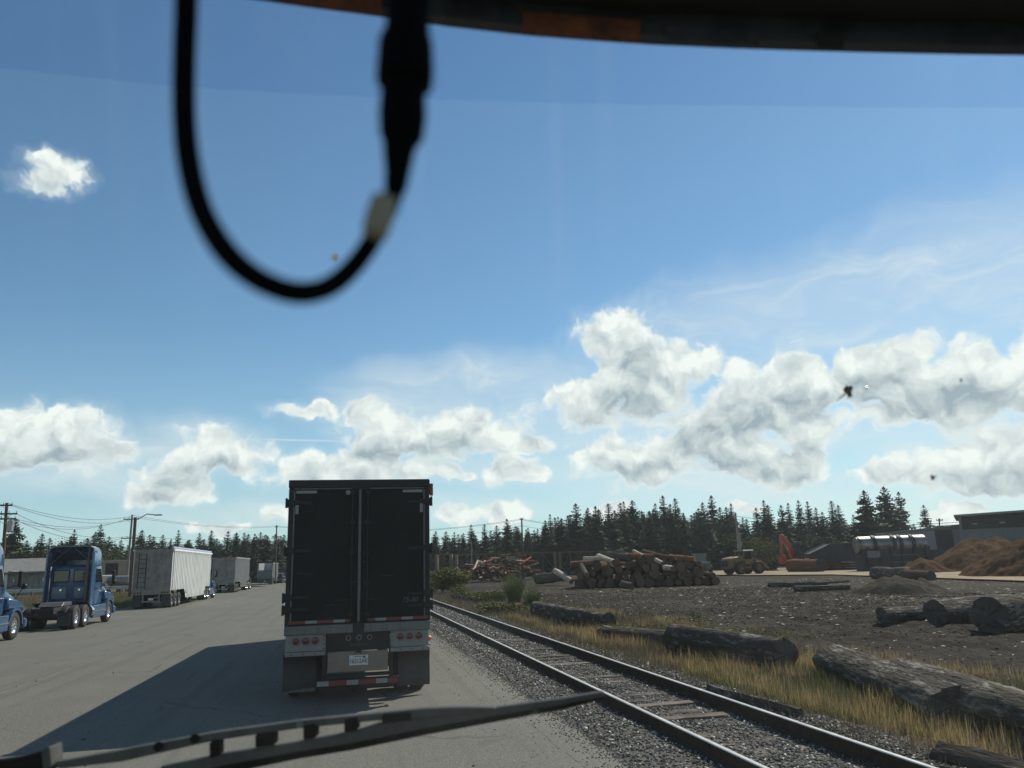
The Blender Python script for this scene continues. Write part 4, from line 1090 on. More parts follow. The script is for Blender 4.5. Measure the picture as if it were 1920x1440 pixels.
m = MB(); m.tube([dc - Vector((0, 0, .25)), dc*.985 + Vector((.55, 0, .08)), tip*.5 + dc*.5 + Vector((0, 0, .22)), tip], .05, 8); m.build('lamp_arm', GALV, rc, smooth=True)
m = MB(); m.prism([(-.14, -.04), (.14, -.04), (.10, .09), (-.10, .09)], -.35, .42, Matrix.Translation(tip)); m.build('lamp_head', GALV, rc, bevel=.03)
D_t = at(519, 985, 150); pole('utility_pole', ground_under(516, 1085, 150), D_t, .16, POLEM, 'far utility pole rising beside the left edge of the black trailer', [(.97, .5, 0), (.80, 1.6, 0)])
E_t = at(978, 972, 128); pole('utility_pole', ground_under(982, 1085, 128), E_t, .17, POLEM, 'dark utility pole above the heap of thin logs', [(.985, .6, 0)])
F_t = at(884, 1014, 130); pole('utility_pole', ground_under(884, 1084, 130), F_t, .15, POLEG, 'short grey utility pole behind the heap of thin logs')
G_t = at(1379, 962, 122); pole('utility_pole', ground_under(1388, 1076, 122), G_t, .19, POLEG, 'pale grey pole standing directly behind the wheel loader')
G2_t = at(1386, 998, 123); pole('utility_pole', ground_under(1391, 1076, 123), G2_t, .2, POLEG, 'shorter pale pole just right of the tall one behind the loader')
H_t = at(1761, 972, 140); pole('utility_pole', ground_under(1766, 1068, 140), H_t, .16, POLEM, 'small pole with two crossarms above the low white building', [(.96, 1.2, 0), (.82, 2.6, 0)])
def wire(a, b, sag, label, r=.022):
    a, b = Vector(a), Vector(b); pts = [a.lerp(b, t) - Vector((0, 0, sag*4*t*(1-t))) for t in np.linspace(0, 1, 14)]
    m = MB(); m.tube(pts, r, 5); tag(m.build('power_line', WIREM, smooth=True), label, 'cable', 'overhead wires')
off = lambda p, dx, dz: Vector(p) + Vector((dx, 0, dz))
for k, (za, zb_, dx) in enumerate([(0, -.2, 0), (-.25, -.6, .45), (-.95, -.65, -.8), (-.95, -2.6, .8), (-1.45, -2.7, .7)]):
    wire(off(A_t, dx, za), off(B_t, dx, zb_), .9 + .1*k, f'{ORD[k]} wire from the top strung between the transformer pole and the thin grey pole')
for k, (za, zb_) in enumerate([(-.15, -.1), (-.35, -.25), (-2.6, -2.3)]):
    wire(off(B_t, .3, za), off(D_t, 0, zb_), .7, f'{ORD[k]} wire from the top strung above the row of chip trailers')
for k, (za, zb_) in enumerate([(-.1, -.1), (-.25, -.25), (-2.3, -1.2)]):
    wire(off(D_t, 0, za), off(E_t, 0, zb_), 1.5, f'{ORD[k]} wire from the top passing behind the black trailer')
for k, (za, y2) in enumerate([(-.1, 982), (-.25, 986), (-1.2, 996)]):
    wire(off(E_t, 0, za), at(1379, y2, 122), 1.3, f'{ORD[k]} wire from the top crossing in front of the tall conifers')
for k, (y1, y2) in enumerate([(968, 975), (974, 979), (983, 985)]):
    wire(at(1380, y1, 122), at(1940, y2 - 12, 100), 1.5, f'{ORD[k]} wire from the top running from the pale pole towards the warehouse', .03)
wire(at(-30, 962, 64), off(A_t, -.5, -.1), .2, 'wire entering the picture at the transformer pole from the left')
wire(at(25, 975, 72), at(253, 966, 90), 1.2, 'slack service wire sagging above the blue tractor roof')

# ================================================================== beyond the verge on the left
ROOFM = pm('grey_shingle_roof', (.21, .205, .185), .9, var=.18, scale=2, bump=.6, bscale=14)
BOARDM = pm('weathered_grey_boards', (.13, .135, .135), .9, scale=1.5, col2=(.27, .275, .27), streak=.8, obj_rand=.35)
TRIMW = pm('white_trim', (.62, .61, .57), .6, var=.1)
TANCAR = pm('tan_railcar_paint', (.29, .225, .155), .7, var=.2, scale=.8, streak=.5)
YELCAR = pm('faded_yellow_steel', (.13, .10, .055), .8, var=.25, scale=.8, streak=.4)
def make_barn():
    D = 96; a = at(-30, 1074, D); b = at(93, 1070, D)
    root = empty('barn', (a.x, a.y, 0)); tag(root, 'low grey board barn with a grey shingle roof behind the blue tractor', 'barn')
    L = b.x - a.x; e = a.z; r = at(20, 1048, D + 4).z
    w = MB(); w.bx(.3, L-.3, .3, 7.5, 0, e); w.build('wall', BOARDM, root)
    bd = MB(); bd.bx(-.11, .11, -.02, .02, 0, e - .55); bme = bd.mesh('board', BOARDM)
    n = int((L-1.0)/.26)
    for k in range(n): link('board', bme, root, (.6 + .26*k, .27 + .012*(k % 2), .02))
    rf = MB(); rf.add([(-.3, -.5, e-.05), (L+.35, -.5, e), (L-2.8, 3.9, r), (-.3, 3.9, r), (L+.35, 8.3, e), (-.3, 8.3, e), (-.3, -.5, e-.2), (L+.35, -.5, e-.15)], [(0, 1, 2, 3), (3, 2, 4, 5), (1, 4, 2), (6, 7, 1, 0)]); rf.build('roof', ROOFM, root)
    dp = MB(); dp.bx(L*.32, L*.32+.35, -.0, .2, .3, e-.25); dp.build('door_post', TRIMW, root)
    for x in (L*.45, L*.9): l = MB(); l.bx(x, x+.12, .1, .24, e-1.2, e-.85); l.build('wall_lamp', TRIMW, root)
make_barn()
def guard_posts():
    GP_W = pm('guardrail_steel', (.42, .42, .4), .5, .4, var=.15, streak=.3)
    for j, (pts, lab) in enumerate([([(-10,1112),(95,1104)], 'guard rail on wooden posts in front of the grey barn'), ([(190,1098),(262,1095)], 'guard rail on wooden posts left of the brown lamp pole')]):
        a, b = at(*pts[0], 88 if j == 0 else 92), at(*pts[1], 88 if j == 0 else 92)
        root = empty('guard_rail', (a.x, a.y, 0)); tag(root, lab, 'guard rail', 'guard rails beyond the verge')
        d = Vector((b.x-a.x, b.y-a.y, 0)); L = d.length; z = max(.95, min(a.z + .35, 1.2))
        m = MB(); x = d.normalized(); nrm = Vector((-x.y, x.x, 0))
        prof = [(0, .32), (.06, .26), (.06, .18), (0, .14), (0, .10), (.06, .06), (.06, -.02), (0, -.08), (-.01, -.08), (-.01, .32)]
        vs = [tuple(-nrm*py + Vector((0, 0, z - .3 + pz))) for py, pz in prof] + [tuple(-nrm*py + d + Vector((0, 0, z - .3 + pz))) for py, pz in prof]
        n = len(prof); m.add(vs, [(i, (i+1) % n, n + (i+1) % n, n + i) for i in range(n)]); m.build('rail_beam', GP_W, root)
        k = 0.3
        while k < L:
            q_ = MB(); c = x*k + nrm*.14; q_.bx(c.x-.09, c.x+.09, c.y-.09, c.y+.09, 0, z+.02); q_.build('post', POLEM if k % 2 else POLEG, root); k += 1.9
guard_posts()
def make_boxcar(x0, x1, ytop, D, label, mat, hgt_floor=1.3, centerbeam=False):
    a, b = at(x0, ytop, D), at(x1, ytop, D); top = (a.z + b.z)/2; L = b.x - a.x
    root = empty('flatcar' if centerbeam else 'boxcar', (a.x, a.y, 0), math.atan2(b.y-a.y, b.x-a.x)); tag(root, label, 'railcar', 'railcars in front of the tree line')
    fl = MB(); fl.bx(0, L, 0, 2.8, .95, hgt_floor); fl.build('deck', mat if not centerbeam else UNDER, root)
    if centerbeam:
        for s_ in (.0, L-.5): e = MB(); e.bx(s_, s_+.5, .1, 2.7, hgt_floor, top); e.build('bulkhead', mat, root)
        tb = MB(); tb.bx(.5, L-.5, 1.25, 1.55, top-.16, top); tb.build('top_chord', mat, root)
        nb = max(2, int(L/1.9)); st_ = (L-1)/nb
        for k in range(nb):
            x_ = .5 + st_*k
            v_ = MB(); v_.bx(x_-.05, x_+.05, 1.3, 1.5, hgt_floor, top-.16); v_.build('upright', mat, root)
            dg = MB()
            if k < nb/2: dg.beam((x_, 1.36, hgt_floor+.05), (x_+st_, 1.36, top-.2), .1, .1)
            else: dg.beam((x_, 1.36, top-.2), (x_+st_, 1.36, hgt_floor+.05), .1, .1)
            dg.build('brace', mat, root)
    else:
        bd = MB(); bd.bx(0, L, 0, 2.8, hgt_floor+.002, top); bd.build('body', mat, root, bevel=.05)
        dr = MB(); dr.bx(L*.2, L*.55, -.08, .0, hgt_floor+.1, top-.3); dr.build('door', UNDER, root)
        k = .4
        while k < L:
            if not L*.18 < k < L*.57: r_ = MB(); r_.bx(k, k+.08, -.06, 0, hgt_floor+.05, top-.1); r_.build('rib', mat, root)
            k += .9
        rf = MB(); rf.bx(-.05, L+.05, -.08, 2.88, top+.002, top+.12); rf.build('roof', GALV, root)
    for xx in (1.2, 2.6, L-2.6, L-1.2):
        wheel(root, 0, 0, .42, .12, STEEL, 'rail').parent = root
        o = [c for c in root.children if c.name.startswith('wheel')][-1]; o.location = (xx, .35, .42); o.rotation_euler = (0, 0, -PI/2)
make_boxcar(186, 252, 1052, 122, 'tan boxcar with a dark door left of the brown lamp pole', TANCAR)
CB = [(545,700,1041,152,'hidden'),(815,847,1039,150,'first'),(852,968,1037.5,150,'second'),(972,1043,1035,150,'third'),(1047,1130,1033.5,150,'fourth'),(1133,1170,1032.5,150,'fifth')]
for (x0, x1, y, D, o_) in CB[1:]:
    make_boxcar(x0, x1, y, D, f'{o_} yellow trussed flatcar from the left behind the thin log heap', YELCAR, 1.1, True)
make_boxcar(500, 560, 1043, 170, 'yellow trussed flatcar showing just left of the black trailer', YELCAR, 1.1, True)
def make_tanker():
    c = ground_under(246, 1090, 100); root = empty('tank_truck', c, RAD(70)); tag(root, 'small white tank truck half hidden behind the brown lamp pole', 'truck')
    t = MB(); t.lathe([(.001, 0), (.5, .05), (.62, .25), (.62, 3.4), (.5, 3.6), (.001, 3.65)], 20, 'x', Matrix.Translation((0, 0, 1.75)) @ Matrix.Rotation(PI/2, 4, 'Z')); t.build('tank', WHITEM, root, smooth=True)
    f = MB(); f.bx(-.4, .4, -.1, 5.4, .7, 1.0); f.build('frame_rail', UNDER, root)
    cb = MB(); cb.prism([(3.9, .8), (3.9, 2.5), (5.0, 2.5), (5.4, 1.7), (5.5, .8)], -.95, .95); cb.build('cab', WHITEM, root, bevel=.08)
    for s in (-1, 1):
        wheel(root, s*.85, .9, .45, .3, STEEL, 'steel'); wheel(root, s*.85, 4.7, .45, .26, STEEL, 'steel')
make_tanker()

# ================================================================== logs
def log_mat(name, bark, bark2, obj=.5, pale=None):
    m, t, b = material(name)
    oi = t.add('ShaderNodeObjectInfo').outputs['Random']
    tc = t.v('ADD', t.add('ShaderNodeTexCoord').outputs['Object'], t.v('SCALE', (31., 13., 7.), scale=oi))
    n = t.m('ADD', t.m('MULTIPLY', t.noise(t.v('MULTIPLY', tc, (7, .9, 7)), 2.0, 7, .7), .6), t.m('MULTIPLY', t.voro(t.v('MULTIPLY', tc, (6, 1.1, 6)), 2.2, 2, .6), .45)); n2 = t.noise(t.v('MULTIPLY', tc, (3.2, .5, 3.2)), 1.2, 5, .65)
    c = t.mix(t.sstep(n, .3, .66), tuple(x*.55 for x in bark), bark2); c = t.mix(t.m('MULTIPLY', t.sstep(n2, .56, .62), .8), c, tuple(x*1.7 for x in bark2))
    if pale: c = t.mix(t.m('MULTIPLY', t.sstep(t.noise(t.v('MULTIPLY', tc, (4.5, 1.0, 4.5)), 1.3, 6, .7), .52, .62), .9), c, (pale, pale*.92, pale*.78))
    c = t.mix(1.0, c, t.xyz(*[t.m('MULTIPLY_ADD', oi, obj, 1-obj/2)]*3), 'MULTIPLY')
    t.l.new(c, b.inputs['Base Color']); b.inputs['Roughness'].default_value = .95; b.inputs['Specular IOR Level'].default_value = .06
    bn = t.add('ShaderNodeBump'); bn.inputs['Strength'].default_value = 1; bn.inputs['Distance'].default_value = .09
    t.l.new(n, bn.inputs['Height']); t.l.new(bn.outputs[0], b.inputs['Normal'])
    return m
def end_mat(name, a, b_):
    m, t, b = material(name); oi = t.add('ShaderNodeObjectInfo').outputs['Random']
    tc = t.add('ShaderNodeTexCoord').outputs['Object']
    s_ = t.add('ShaderNodeSeparateXYZ'); t.l.new(tc, s_.inputs[0])
    rr = t.v('LENGTH', t.xyz(s_.outputs[0], 0, s_.outputs[2]), out='Value')
    n = t.noise(t.v('ADD', tc, t.v('SCALE', (11., 3., 7.), scale=oi)), 5, 5, .6)
    ring = t.m('SINE', t.m('MULTIPLY', t.m('ADD', rr, t.m('MULTIPLY', n, .03)), 120))
    c = t.mix(t.m('MULTIPLY_ADD', ring, .25, .5), a, b_); c = t.mix(t.sstep(n, .5, .7), c, tuple(x*.6 for x in a))
    c = t.mix(1.0, c, t.xyz(*[t.m('MULTIPLY_ADD', oi, .7, .65)]*3), 'MULTIPLY')
    t.l.new(c, b.inputs['Base Color']); b.inputs['Roughness'].default_value = .9
    return m
BARK_D = log_mat('log_bark_dark', (.05, .03, .022), (.125, .075, .054))
BARK_G = log_mat('log_bark_grey', (.032, .028, .023), (.10, .09, .074), .3)
BARK_O = log_mat('old_rotten_bark', (.026, .0225, .018), (.08, .07, .056), .3, .27)
BARK_P = log_mat('log_peeled_pale', (.26, .19, .13), (.48, .40, .31), .3)
BARK_R = log_mat('log_bark_red', (.105, .044, .022), (.22, .10, .052))
END_B = end_mat('log_end_brown', (.088, .053, .037), (.155, .097, .066))
END_D = end_mat('log_end_dark', (.05, .042, .036), (.10, .085, .07))
def log_mesh(name, L, r, seed, bark, end, n=14, seg=6, rough=.06, taper=.12, flat=0.0, jag=0.0):
    q_ = np.random.default_rng(seed); mb = MB(); vs, fs = [], []
    ph = q_.uniform(0, 6.28, 4); lob = 1 + rough*np.array([math.sin(2*2*PI*k/n+ph[0]) + .6*math.sin(3*2*PI*k/n+ph[1]) + .4*math.sin(5*2*PI*k/n+ph[2]) for k in range(n)])
    for i in range(seg+1):
        t_ = i/seg; rr = r*(1 - taper*t_); bw = .35 if seg > 10 else 1; bx, bz = q_.uniform(-.05, .05)*r*2*bw, q_.uniform(-.04, .04)*r*2*bw
        for k in range(n):
            a = 2*PI*k/n; w_ = rr*lob[k]*(1 + q_.uniform(-rough, rough)*(.35 if seg > 10 else 1))
            y = L*(t_-.5) + (q_.uniform(-jag, jag) if i in (0, seg) else 0)
            vs.append((w_*math.cos(a)+bx, y, w_*math.sin(a)*(1-flat)+bz))
    for i in range(seg):
        for k in range(n): fs.append((i*n+k, i*n+(k+1) % n, (i+1)*n+(k+1) % n, (i+1)*n+k))
    mb.add(vs, fs)
    mb.cur = 1; c0, c1 = len(mb.v), len(mb.v)+1
    mb.v += [(0, -L/2 - jag*.3, 0), (0, L/2 + jag*.3, 0)]
    for k in range(n):
        mb.f.append(((k+1) % n, k, c0)); mb.f.append((seg*n+k, seg*n+(k+1) % n, c1)); mb.mi += [1, 1]
    return mb.mesh(name, [bark, end], smooth=True)
# big stack of sawlogs: ends towards the road
SL = [log_mesh('log', 9.0, 1.0, 40+i, [BARK_D, BARK_D, BARK_D, BARK_R][i % 4], END_B, rough=.045) for i in range(6)]
LAYER = ['bottom layer', 'second layer', 'third layer', 'fourth layer', 'fifth layer', 'top layer']
pl_, pr_ = ground_under(1078, 1098, 74), ground_under(1342, 1100, 71)
axis = (pr_ - pl_); WID = axis.length; axis.normalize(); nrm = Vector((-axis.y, axis.x, 0))
if nrm.y < 0: nrm = -nrm
nrm = Vector((.17, .985, 0))            # the logs run away from the road, ends this way
base_ang = math.atan2(-nrm.x, nrm.y)
q = random.Random(77); placed = []
def hmax(s): return np.interp(s/WID, [0, .07, .2, .45, .7, .88, 1.0], [.9, 1.7, 2.4, 2.8, 2.6, 2.2, .8])
s = 0.2
lev = 0
def drop(s, r):                               # rest a log on those already there
    z = r
    for (ps, pz, pr) in placed:
        d = abs(ps - s)
        if d < (pr + r)*.97: z = max(z, pz + math.sqrt(max(0, ((pr+r)*.97)**2 - d*d)))
    return z
tries = 0; done = 0; bottom = -.2
while tries < 700 and done < 190:
    tries += 1
    r = q.uniform(.22, .43)
    if bottom < WID:                          # a full bottom row first
        bottom += r*.97; s, z = bottom, r; bottom += r*.97
    else:                                     # then always the lowest free seat
        z, s = min((drop(x_, r), x_) for x_ in [q.uniform(-.2, WID + .1) for _ in range(14)])
        if z + r > hmax(min(max(s, 0), WID)) + .2: continue
    placed.append((s, z, r)); done += 1
    o = link('log', SL[q.randrange(6)]); o.scale = (r, q.uniform(.85, 1.1), r)
    c = pl_ + axis*s + nrm*(4.5 + q.uniform(-.55, .55)); o.location = (c.x, c.y, z - .1)
    o.rotation_euler = (q.uniform(-.025, .025), q.uniform(0, 6.28), base_ang + q.uniform(-.06, .06))
    tag(o, f'sawn log in the {LAYER[min(4, int(z/.62))]} of the big dark log stack', 'log', 'logs of the big stack')
# logs thrown across the top of the stack and at its left end
def lay_log(a, b, r, mesh_args, label, name='log', group=None):
    a, b = Vector(a), Vector(b); d = b - a; L = d.length
    me = log_mesh(name, L, r, **mesh_args)
    o = link(name, me); o.location = (a+b)/2
    o.rotation_mode = 'QUATERNION'; o.rotation_quaternion = d.to_track_quat('Y', 'Z')
    tag(o, label, 'log', group); return o
def pxlog(p1, p2, D1, D2, r, seed, bark, end, label, **k):
    return lay_log(at(*p1, D1), at(*p2, D2), r, dict(seed=seed, bark=bark, end=end, **k), label, group='loose logs around the big stack')
pxlog((1040,1070),(1072,1090),75,72,.26,1,BARK_P,END_B,'short pale peeled log leaning at the left end of the big stack')
pxlog((1122,1043),(1152,1054),75,71,.27,2,BARK_P,END_B,'pale peeled log jutting from the top left of the big stack')
pxlog((1070,1060),(1112,1056),74,74,.38,3,BARK_D,END_B,'dark brown log lying sideways on the left shoulder of the stack')
pxlog((1095,1048),(1128,1047),75,74,.22,4,BARK_P,END_B,'thin pale log on the top left of the stack')
pxlog((1140,1042),(1180,1046),76,74,.40,5,BARK_G,END_B,'thick grey log lying across the top of the stack')
pxlog((1172,1043),(1232,1044),75,74,.32,6,BARK_R,END_B,'long reddish log lying sideways along the stack top')
pxlog((1206,1036),(1258,1048),76,72,.30,7,BARK_D,END_D,'dark log sloping down from the crest of the stack')
pxlog((1188,1033),(1206,1042),76,74,.16,8,BARK_P,END_B,'short white peeled stick standing up from the stack crest')
pxlog((1255,1046),(1303,1049),75,74,.33,9,BARK_R,END_B,'reddish log lying sideways at the right of the stack top')
pxlog((1090,1060),(1100,1078),73,70,.24,10,BARK_G,END_B,'grey log propped upright against the left of the stack')
pxlog((1230,1050),(1242,1056),70,68.8,.2,11,BARK_P,END_B,'split yellow log poking from the middle of the stack')
pxlog((1248,1064),(1262,1066),69,67,.26,12,BARK_P,END_B,'short bright log jutting from the right of the stack face')
pxlog((1006,1086),(1060,1080),88,85,.55,13,BARK_G,END_D,'big grey weathered log on the ground left of the stack')
pxlog((1168,1096),(1184,1099),66,63,.3,14,BARK_G,END_B,'short log fallen at the foot of the stack')

# heap of thin poles farther back
PO = [log_mesh('thin_log', 6.0, 1.0, 60+i, [BARK_R, BARK_D, BARK_P, BARK_R, BARK_D][i], END_B, n=7, seg=2, rough=.04) for i in range(5)]
q = random.Random(5)
def heap(x0, x1, ybase, D, hgt, n, label, lying=False, mats=PO, rr=(.10, .17), ln=1.0):
    a, b = ground_under(x0, ybase, D), ground_under(x1, ybase, D); w_ = (b-a).length
    for k in range(n):
        t_ = q.random(); zmax = hgt*(1-(2*t_-1)**2)**.6
        z = .15 + zmax * (k/n)**.8 * q.uniform(.7, 1.0)
        c = a.lerp(b, t_) + Vector((0, q.uniform(-.6, .6) + (z*.6), 0))
        o = link('thin_log', mats[q.randrange(len(mats))]); r = q.uniform(*rr)
        o.scale = (r, q.uniform(.5, 1.1)*ln, r)
        top_ = z > zmax*.72
        if lying: rot = (q.uniform(-.06, .06), q.uniform(0, 6), PI/2 + q.uniform(-.2, .2))
        else: rot = (q.uniform(-.35, .35) if top_ else q.uniform(-.06, .06), q.uniform(0, 6), q.uniform(-1.2, 1.2) if top_ else q.uniform(-.2, .2))
        o.rotation_euler = rot; o.location = (c.x, c.y + (0 if lying else 2.5), z)
        tag(o, label, 'log', label)
heap(858, 958, 1086, 112, 2.7, 170, 'thin brown log in the front of the heap near the yellow-green bush')
heap(905, 1005, 1082, 122, 4.0, 128, 'thin reddish log in the taller heap behind the front one')
heap(1545, 1640, 1070, 116, 2.5, 90, 'thin pale log in the wide low pile beside the steel drum', True, PO[:1] + PO[2:4] + [PO[2]], (.10, .17), 1.5)

# old logs lying along the track
def near_log(p1, p2, r, seed, bark, end, label, z=None, **k):
    a, b = gp(*p1), gp(*p2); zz = (r*.75 if z is None else z)
    a.z = b.z = zz
    return lay_log(a, b, r, dict(seed=seed, bark=bark, end=end, **k), label, group='old logs along the track')
k2 = dict(n=28, seg=34, rough=.05, taper=.06, jag=.06)
near_log((1005,1150),(1142,1178),.30,21,BARK_O,END_D,'weathered grey log among the weeds, farthest of the row by the track', **k2)
near_log((1132,1192),(1292,1206),.26,22,BARK_O,END_D,'half sunken dark log in the grass between two larger logs', z=.06, **k2)
near_log((1266,1214),(1476,1250),.34,23,BARK_O,END_D,'thick dark log with its sawn end facing the road', z=.24, **k2)
near_log((1560,1250),(1790,1345),.33,24,BARK_O,END_D,'long rotten log lying in the mud at the lower right', z=.17, **{**k2, 'rough': .12, 'flat': .15})
near_log((1700,1290),(2010,1400),.36,25,BARK_O,END_D,'broken end of a rotten log cut off by the right edge', z=.18, **{**k2, 'rough': .11, 'jag': .07})
near_log((1655,1166),(1765,1158),.27,26,BARK_O,END_D,'smallest of the three logs lying at the right of the yard', z=.2, **k2)
near_log((1756,1170),(1872,1153),.40,27,BARK_O,END_D,'middle log of the three at the right with pale stripped bark', z=.33, **k2)
near_log((1858,1184),(2010,1164),.55,28,BARK_O,END_D,'biggest log at the right edge with a jagged sawn end', z=.42, **{**k2, 'jag': .12})
near_log((1640,1083),(1712,1084),.6,29,BARK_O,END_D,'dark log lying in front of the bark chip mound', z=.4, n=14, seg=6)
near_log((1700,1085),(1748,1086),.5,30,BARK_D,END_D,'short dark log beside the one in front of the chip mound', z=.3, n=14, seg=6)
near_log((1485,1072),(1540,1072),1.0,31,BARK_R,END_D,'huge brown log lying in front of the orange log loader', z=.8, n=16, seg=6)
for i, (p1, p2, r) in enumerate([((1440,1100),(1552,1098),.2), ((1490,1108),(1592,1104),.2), ((1520,1096),(1590,1092),.16)]):
    near_log(p1, p2, r, 33+i, BARK_O, END_D, f'{ORD[i]} flat dark timber from the front lying on the yard past the ruts', z=.12, n=8, seg=3)
near_log((1330,1300),(1500,1345),.10,37,BARK_O,END_D,'rotten old timber sunk in the grass beside the rails', z=.03, n=10, seg=5, rough=.15)
near_log((1760,1420),(1960,1470),.12,38,BARK_O,END_D,'rotten timber in the grass at the bottom right corner', z=.04, n=10, seg=5, rough=.15)
near_log((850,1122),(905,1130),.16,39,BARK_O,END_D,'small grey log under the bush beside the track', z=.12, n=10, seg=4)
near_log((940,1143),(985,1136),.11,41,BARK_D,END_D,'thin dark stick lying in the weeds by the rail', z=.1, n=8, seg=4)

# ================================================================== chip mounds
CHIPM, t, b = material('bark_chips')
p_ = t.add('ShaderNodeTexCoord').outputs['Object']; n = t.noise(p_, .9, 7, .7); v_ = t.voro(p_, 9, 0, out='Color')
sx = t.add('ShaderNodeSeparateXYZ'); t.l.new(v_, sx.inputs[0])
c = t.mix(t.sstep(n, .3, .7), (.042, .02, .009), (.10, .05, .022)); c = t.mix(t.m('MULTIPLY', sx.outputs[0], .28), c, (.2, .115, .05))
t.l.new(c, b.inputs['Base Color']); b.inputs['Roughness'].default_value = 1; b.inputs['Specular IOR Level'].default_value = .03
bn = t.add('ShaderNodeBump'); bn.inputs['Strength'].default_value = 1; bn.inputs['Distance'].default_value = .15; t.l.new(t.noise(p_, 3, 8, .75), bn.inputs['Height']); t.l.new(bn.outputs[0], b.inputs['Normal'])
def mound(c, peaks, size, label, seed, n=150, mat=None):
    x = np.linspace(-size, size, n); X, Y = np.meshgrid(x, x, indexing='ij'); Z = np.full_like(X, -1.0)
    for (px, py, h, sl) in peaks:
        d = np.hypot(X-px, Y-py); Z = np.maximum(Z, h - sl*np.sqrt(d*d + (h*.28)**2) + sl*h*.2)
    Z = Z + 1.1*fbm(X*.35, Y*.35, 5, seed, .6)*np.clip(Z+1, 0, 1.2) + .38*fbm(X*1.7, Y*1.7, 4, seed+9, .65)
    Vv = np.stack([X, Y, Z], -1).reshape(-1, 3); i = np.arange(n*n).reshape(n, n)
    F = np.stack([i[:-1,:-1], i[1:,:-1], i[1:,1:], i[:-1,1:]], -1).reshape(-1, 4)
    keep = (Vv[F][:, :, 2].max(1) > -.3); o = link('chip_mound', np_mesh('chip_mound', Vv, F[keep], mat or CHIPM, True), None, (c.x, c.y, 0))
    tag(o, label, 'mound', 'mounds of bark chips')
c1 = ground_under(1835, 1075, 92); pk = at(1845, 1004, 92).z
mound(c1, [(0, 0, pk, .62), (3.2, 1.2, pk*.97, .62), (-7.5, -2.5, pk*.45, .55)], 16, 'dark brown mound of bark chips in front of the warehouse', 3)
c2 = ground_under(1985, 1085, 70); pk2 = at(1985, 990, 70).z
mound(c2, [(0, 0, pk2, .58), (3, 2, pk2, .6)], 12, 'lighter mound of wood chips cut off by the right edge', 13)
c3 = gp(1680, 1108); mound(Vector((c3.x, c3.y, 0)), [(0, 0, .9, .5), (1.8, .3, .6, .5)], 4, 'low heap of dark mud and bark on the yard', 23, 40, YARD)

# ================================================================== steel drum, warehouse, low building
DARKS = pm('dark_steel', (.035, .035, .036), .7, .3, var=.35, scale=.8, streak=.4)
DRUMM = pm('polished_drum_steel', (.13, .115, .10), .42, .8, scale=.7, col2=(.34, .31, .28))
GREYMETAL = pm('grey_ribbed_cladding', (.15, .155, .155), .7, .1, var=.2, scale=.6, streak=.5)
WHITECLAD = pm('pale_cladding', (.30, .32, .335), .6, .1, var=.1, scale=.5, streak=.4)
ROOFMET = pm('metal_roof', (.2, .2, .195), .6, .2, var=.12)
def make_drum():
    D = 104; a, b = at(1604, 1018, D), at(1745, 1014, D - 2); r = at(1680, 1003, D).z - at(1680, 1016, D).z + .35; r = 1.15
    root = empty('debarking_drum', (a.x, a.y, 0)); tag(root, 'horizontal shiny steel drum with dark bands on a dark steel frame', 'machine')
    L = b.x - a.x; z = a.z - .35
    m = MB(); m.lathe([(.001, 0), (r*.9, 0), (r*.9, .2), (r, .2), (r, L), (.001, L)], 40, 'x', Matrix.Translation((0, 0, z))); dr = m.build('drum_shell', DRUMM, root, smooth=True)
    for k in (.24, .52, .62, .8):
        m = MB(); m.lathe([(r*.98, -.22), (r*1.1, -.22), (r*1.1, .22), (r*.98, .22)], 40, 'x', Matrix.Translation((L*k, 0, z))); m.build('drum_band', DARKS, dr, smooth=True)
    f = MB(); f.bx(.2, L+.3, -1.0, 1.2, 0, z - r*.25); f.build('base_frame', DARKS, root)
    for k in range(6):
        x = L*(.1 + .17*k); m = MB(); m.bx(x, x+.25, -1.35, -1.01, 0, z-.2); m.build('support_leg', DARKS, root)
    for zz in (1.0, 1.9): m = MB(); m.bx(L*.45, L*.8, -1.42, -1.36, zz, zz+.08); m.build('hand_rail', STEEL, root)
    m = MB(); m.beam((L*.8, -1.5, 1.9), (L*.98, -1.5, .4), .2, .12); m.build('stair', STEEL, root)
    bx_ = MB(); bx_.bx(.8, 2.4, -1.4, -1.05, z-1.6, z-.75); bx_.build('control_box', GREYMETAL, root)
    hp = MB(); hp.prism([(-1.2, 0), (-1.2, z-.8), (1.5, z-.8), (1.5, 0)], L+.31, L+3.2); hp.prism([(-1.25, 0), (-1.25, z-1.4), (1.5, z-1.4), (1.5, 0)], L+3.21, L+6.0); hp.build('outfeed_hopper', DARKS, root)
make_drum()
def make_conveyor():
    D = 118; a, b = at(1508, 1040, D), at(1602, 1018, D); root = empty('infeed_deck', (a.x, a.y, 0)); tag(root, 'dark sloping infeed conveyor leading up to the steel drum', 'conveyor')
    L = b.x - a.x; z1 = b.z
    w = MB(); w.prism([(0, 0), (0, z1-1.4), (L*.4, z1-.1), (L+1.5, z1), (L+1.5, 0)], 0, 2.2, Matrix.Rotation(-PI/2, 4, 'Z')); w.build('side_wall', DARKS, root)
    r_ = MB(); r_.beam((.0, -.1, z1-1.35), (L*.4, -.1, z1-.02), .2, .12); r_.beam((L*.4, -.1, z1-.02), (L+1.5, -.1, z1+.06), .2, .12); r_.build('top_rail', STEEL, root)
make_conveyor()
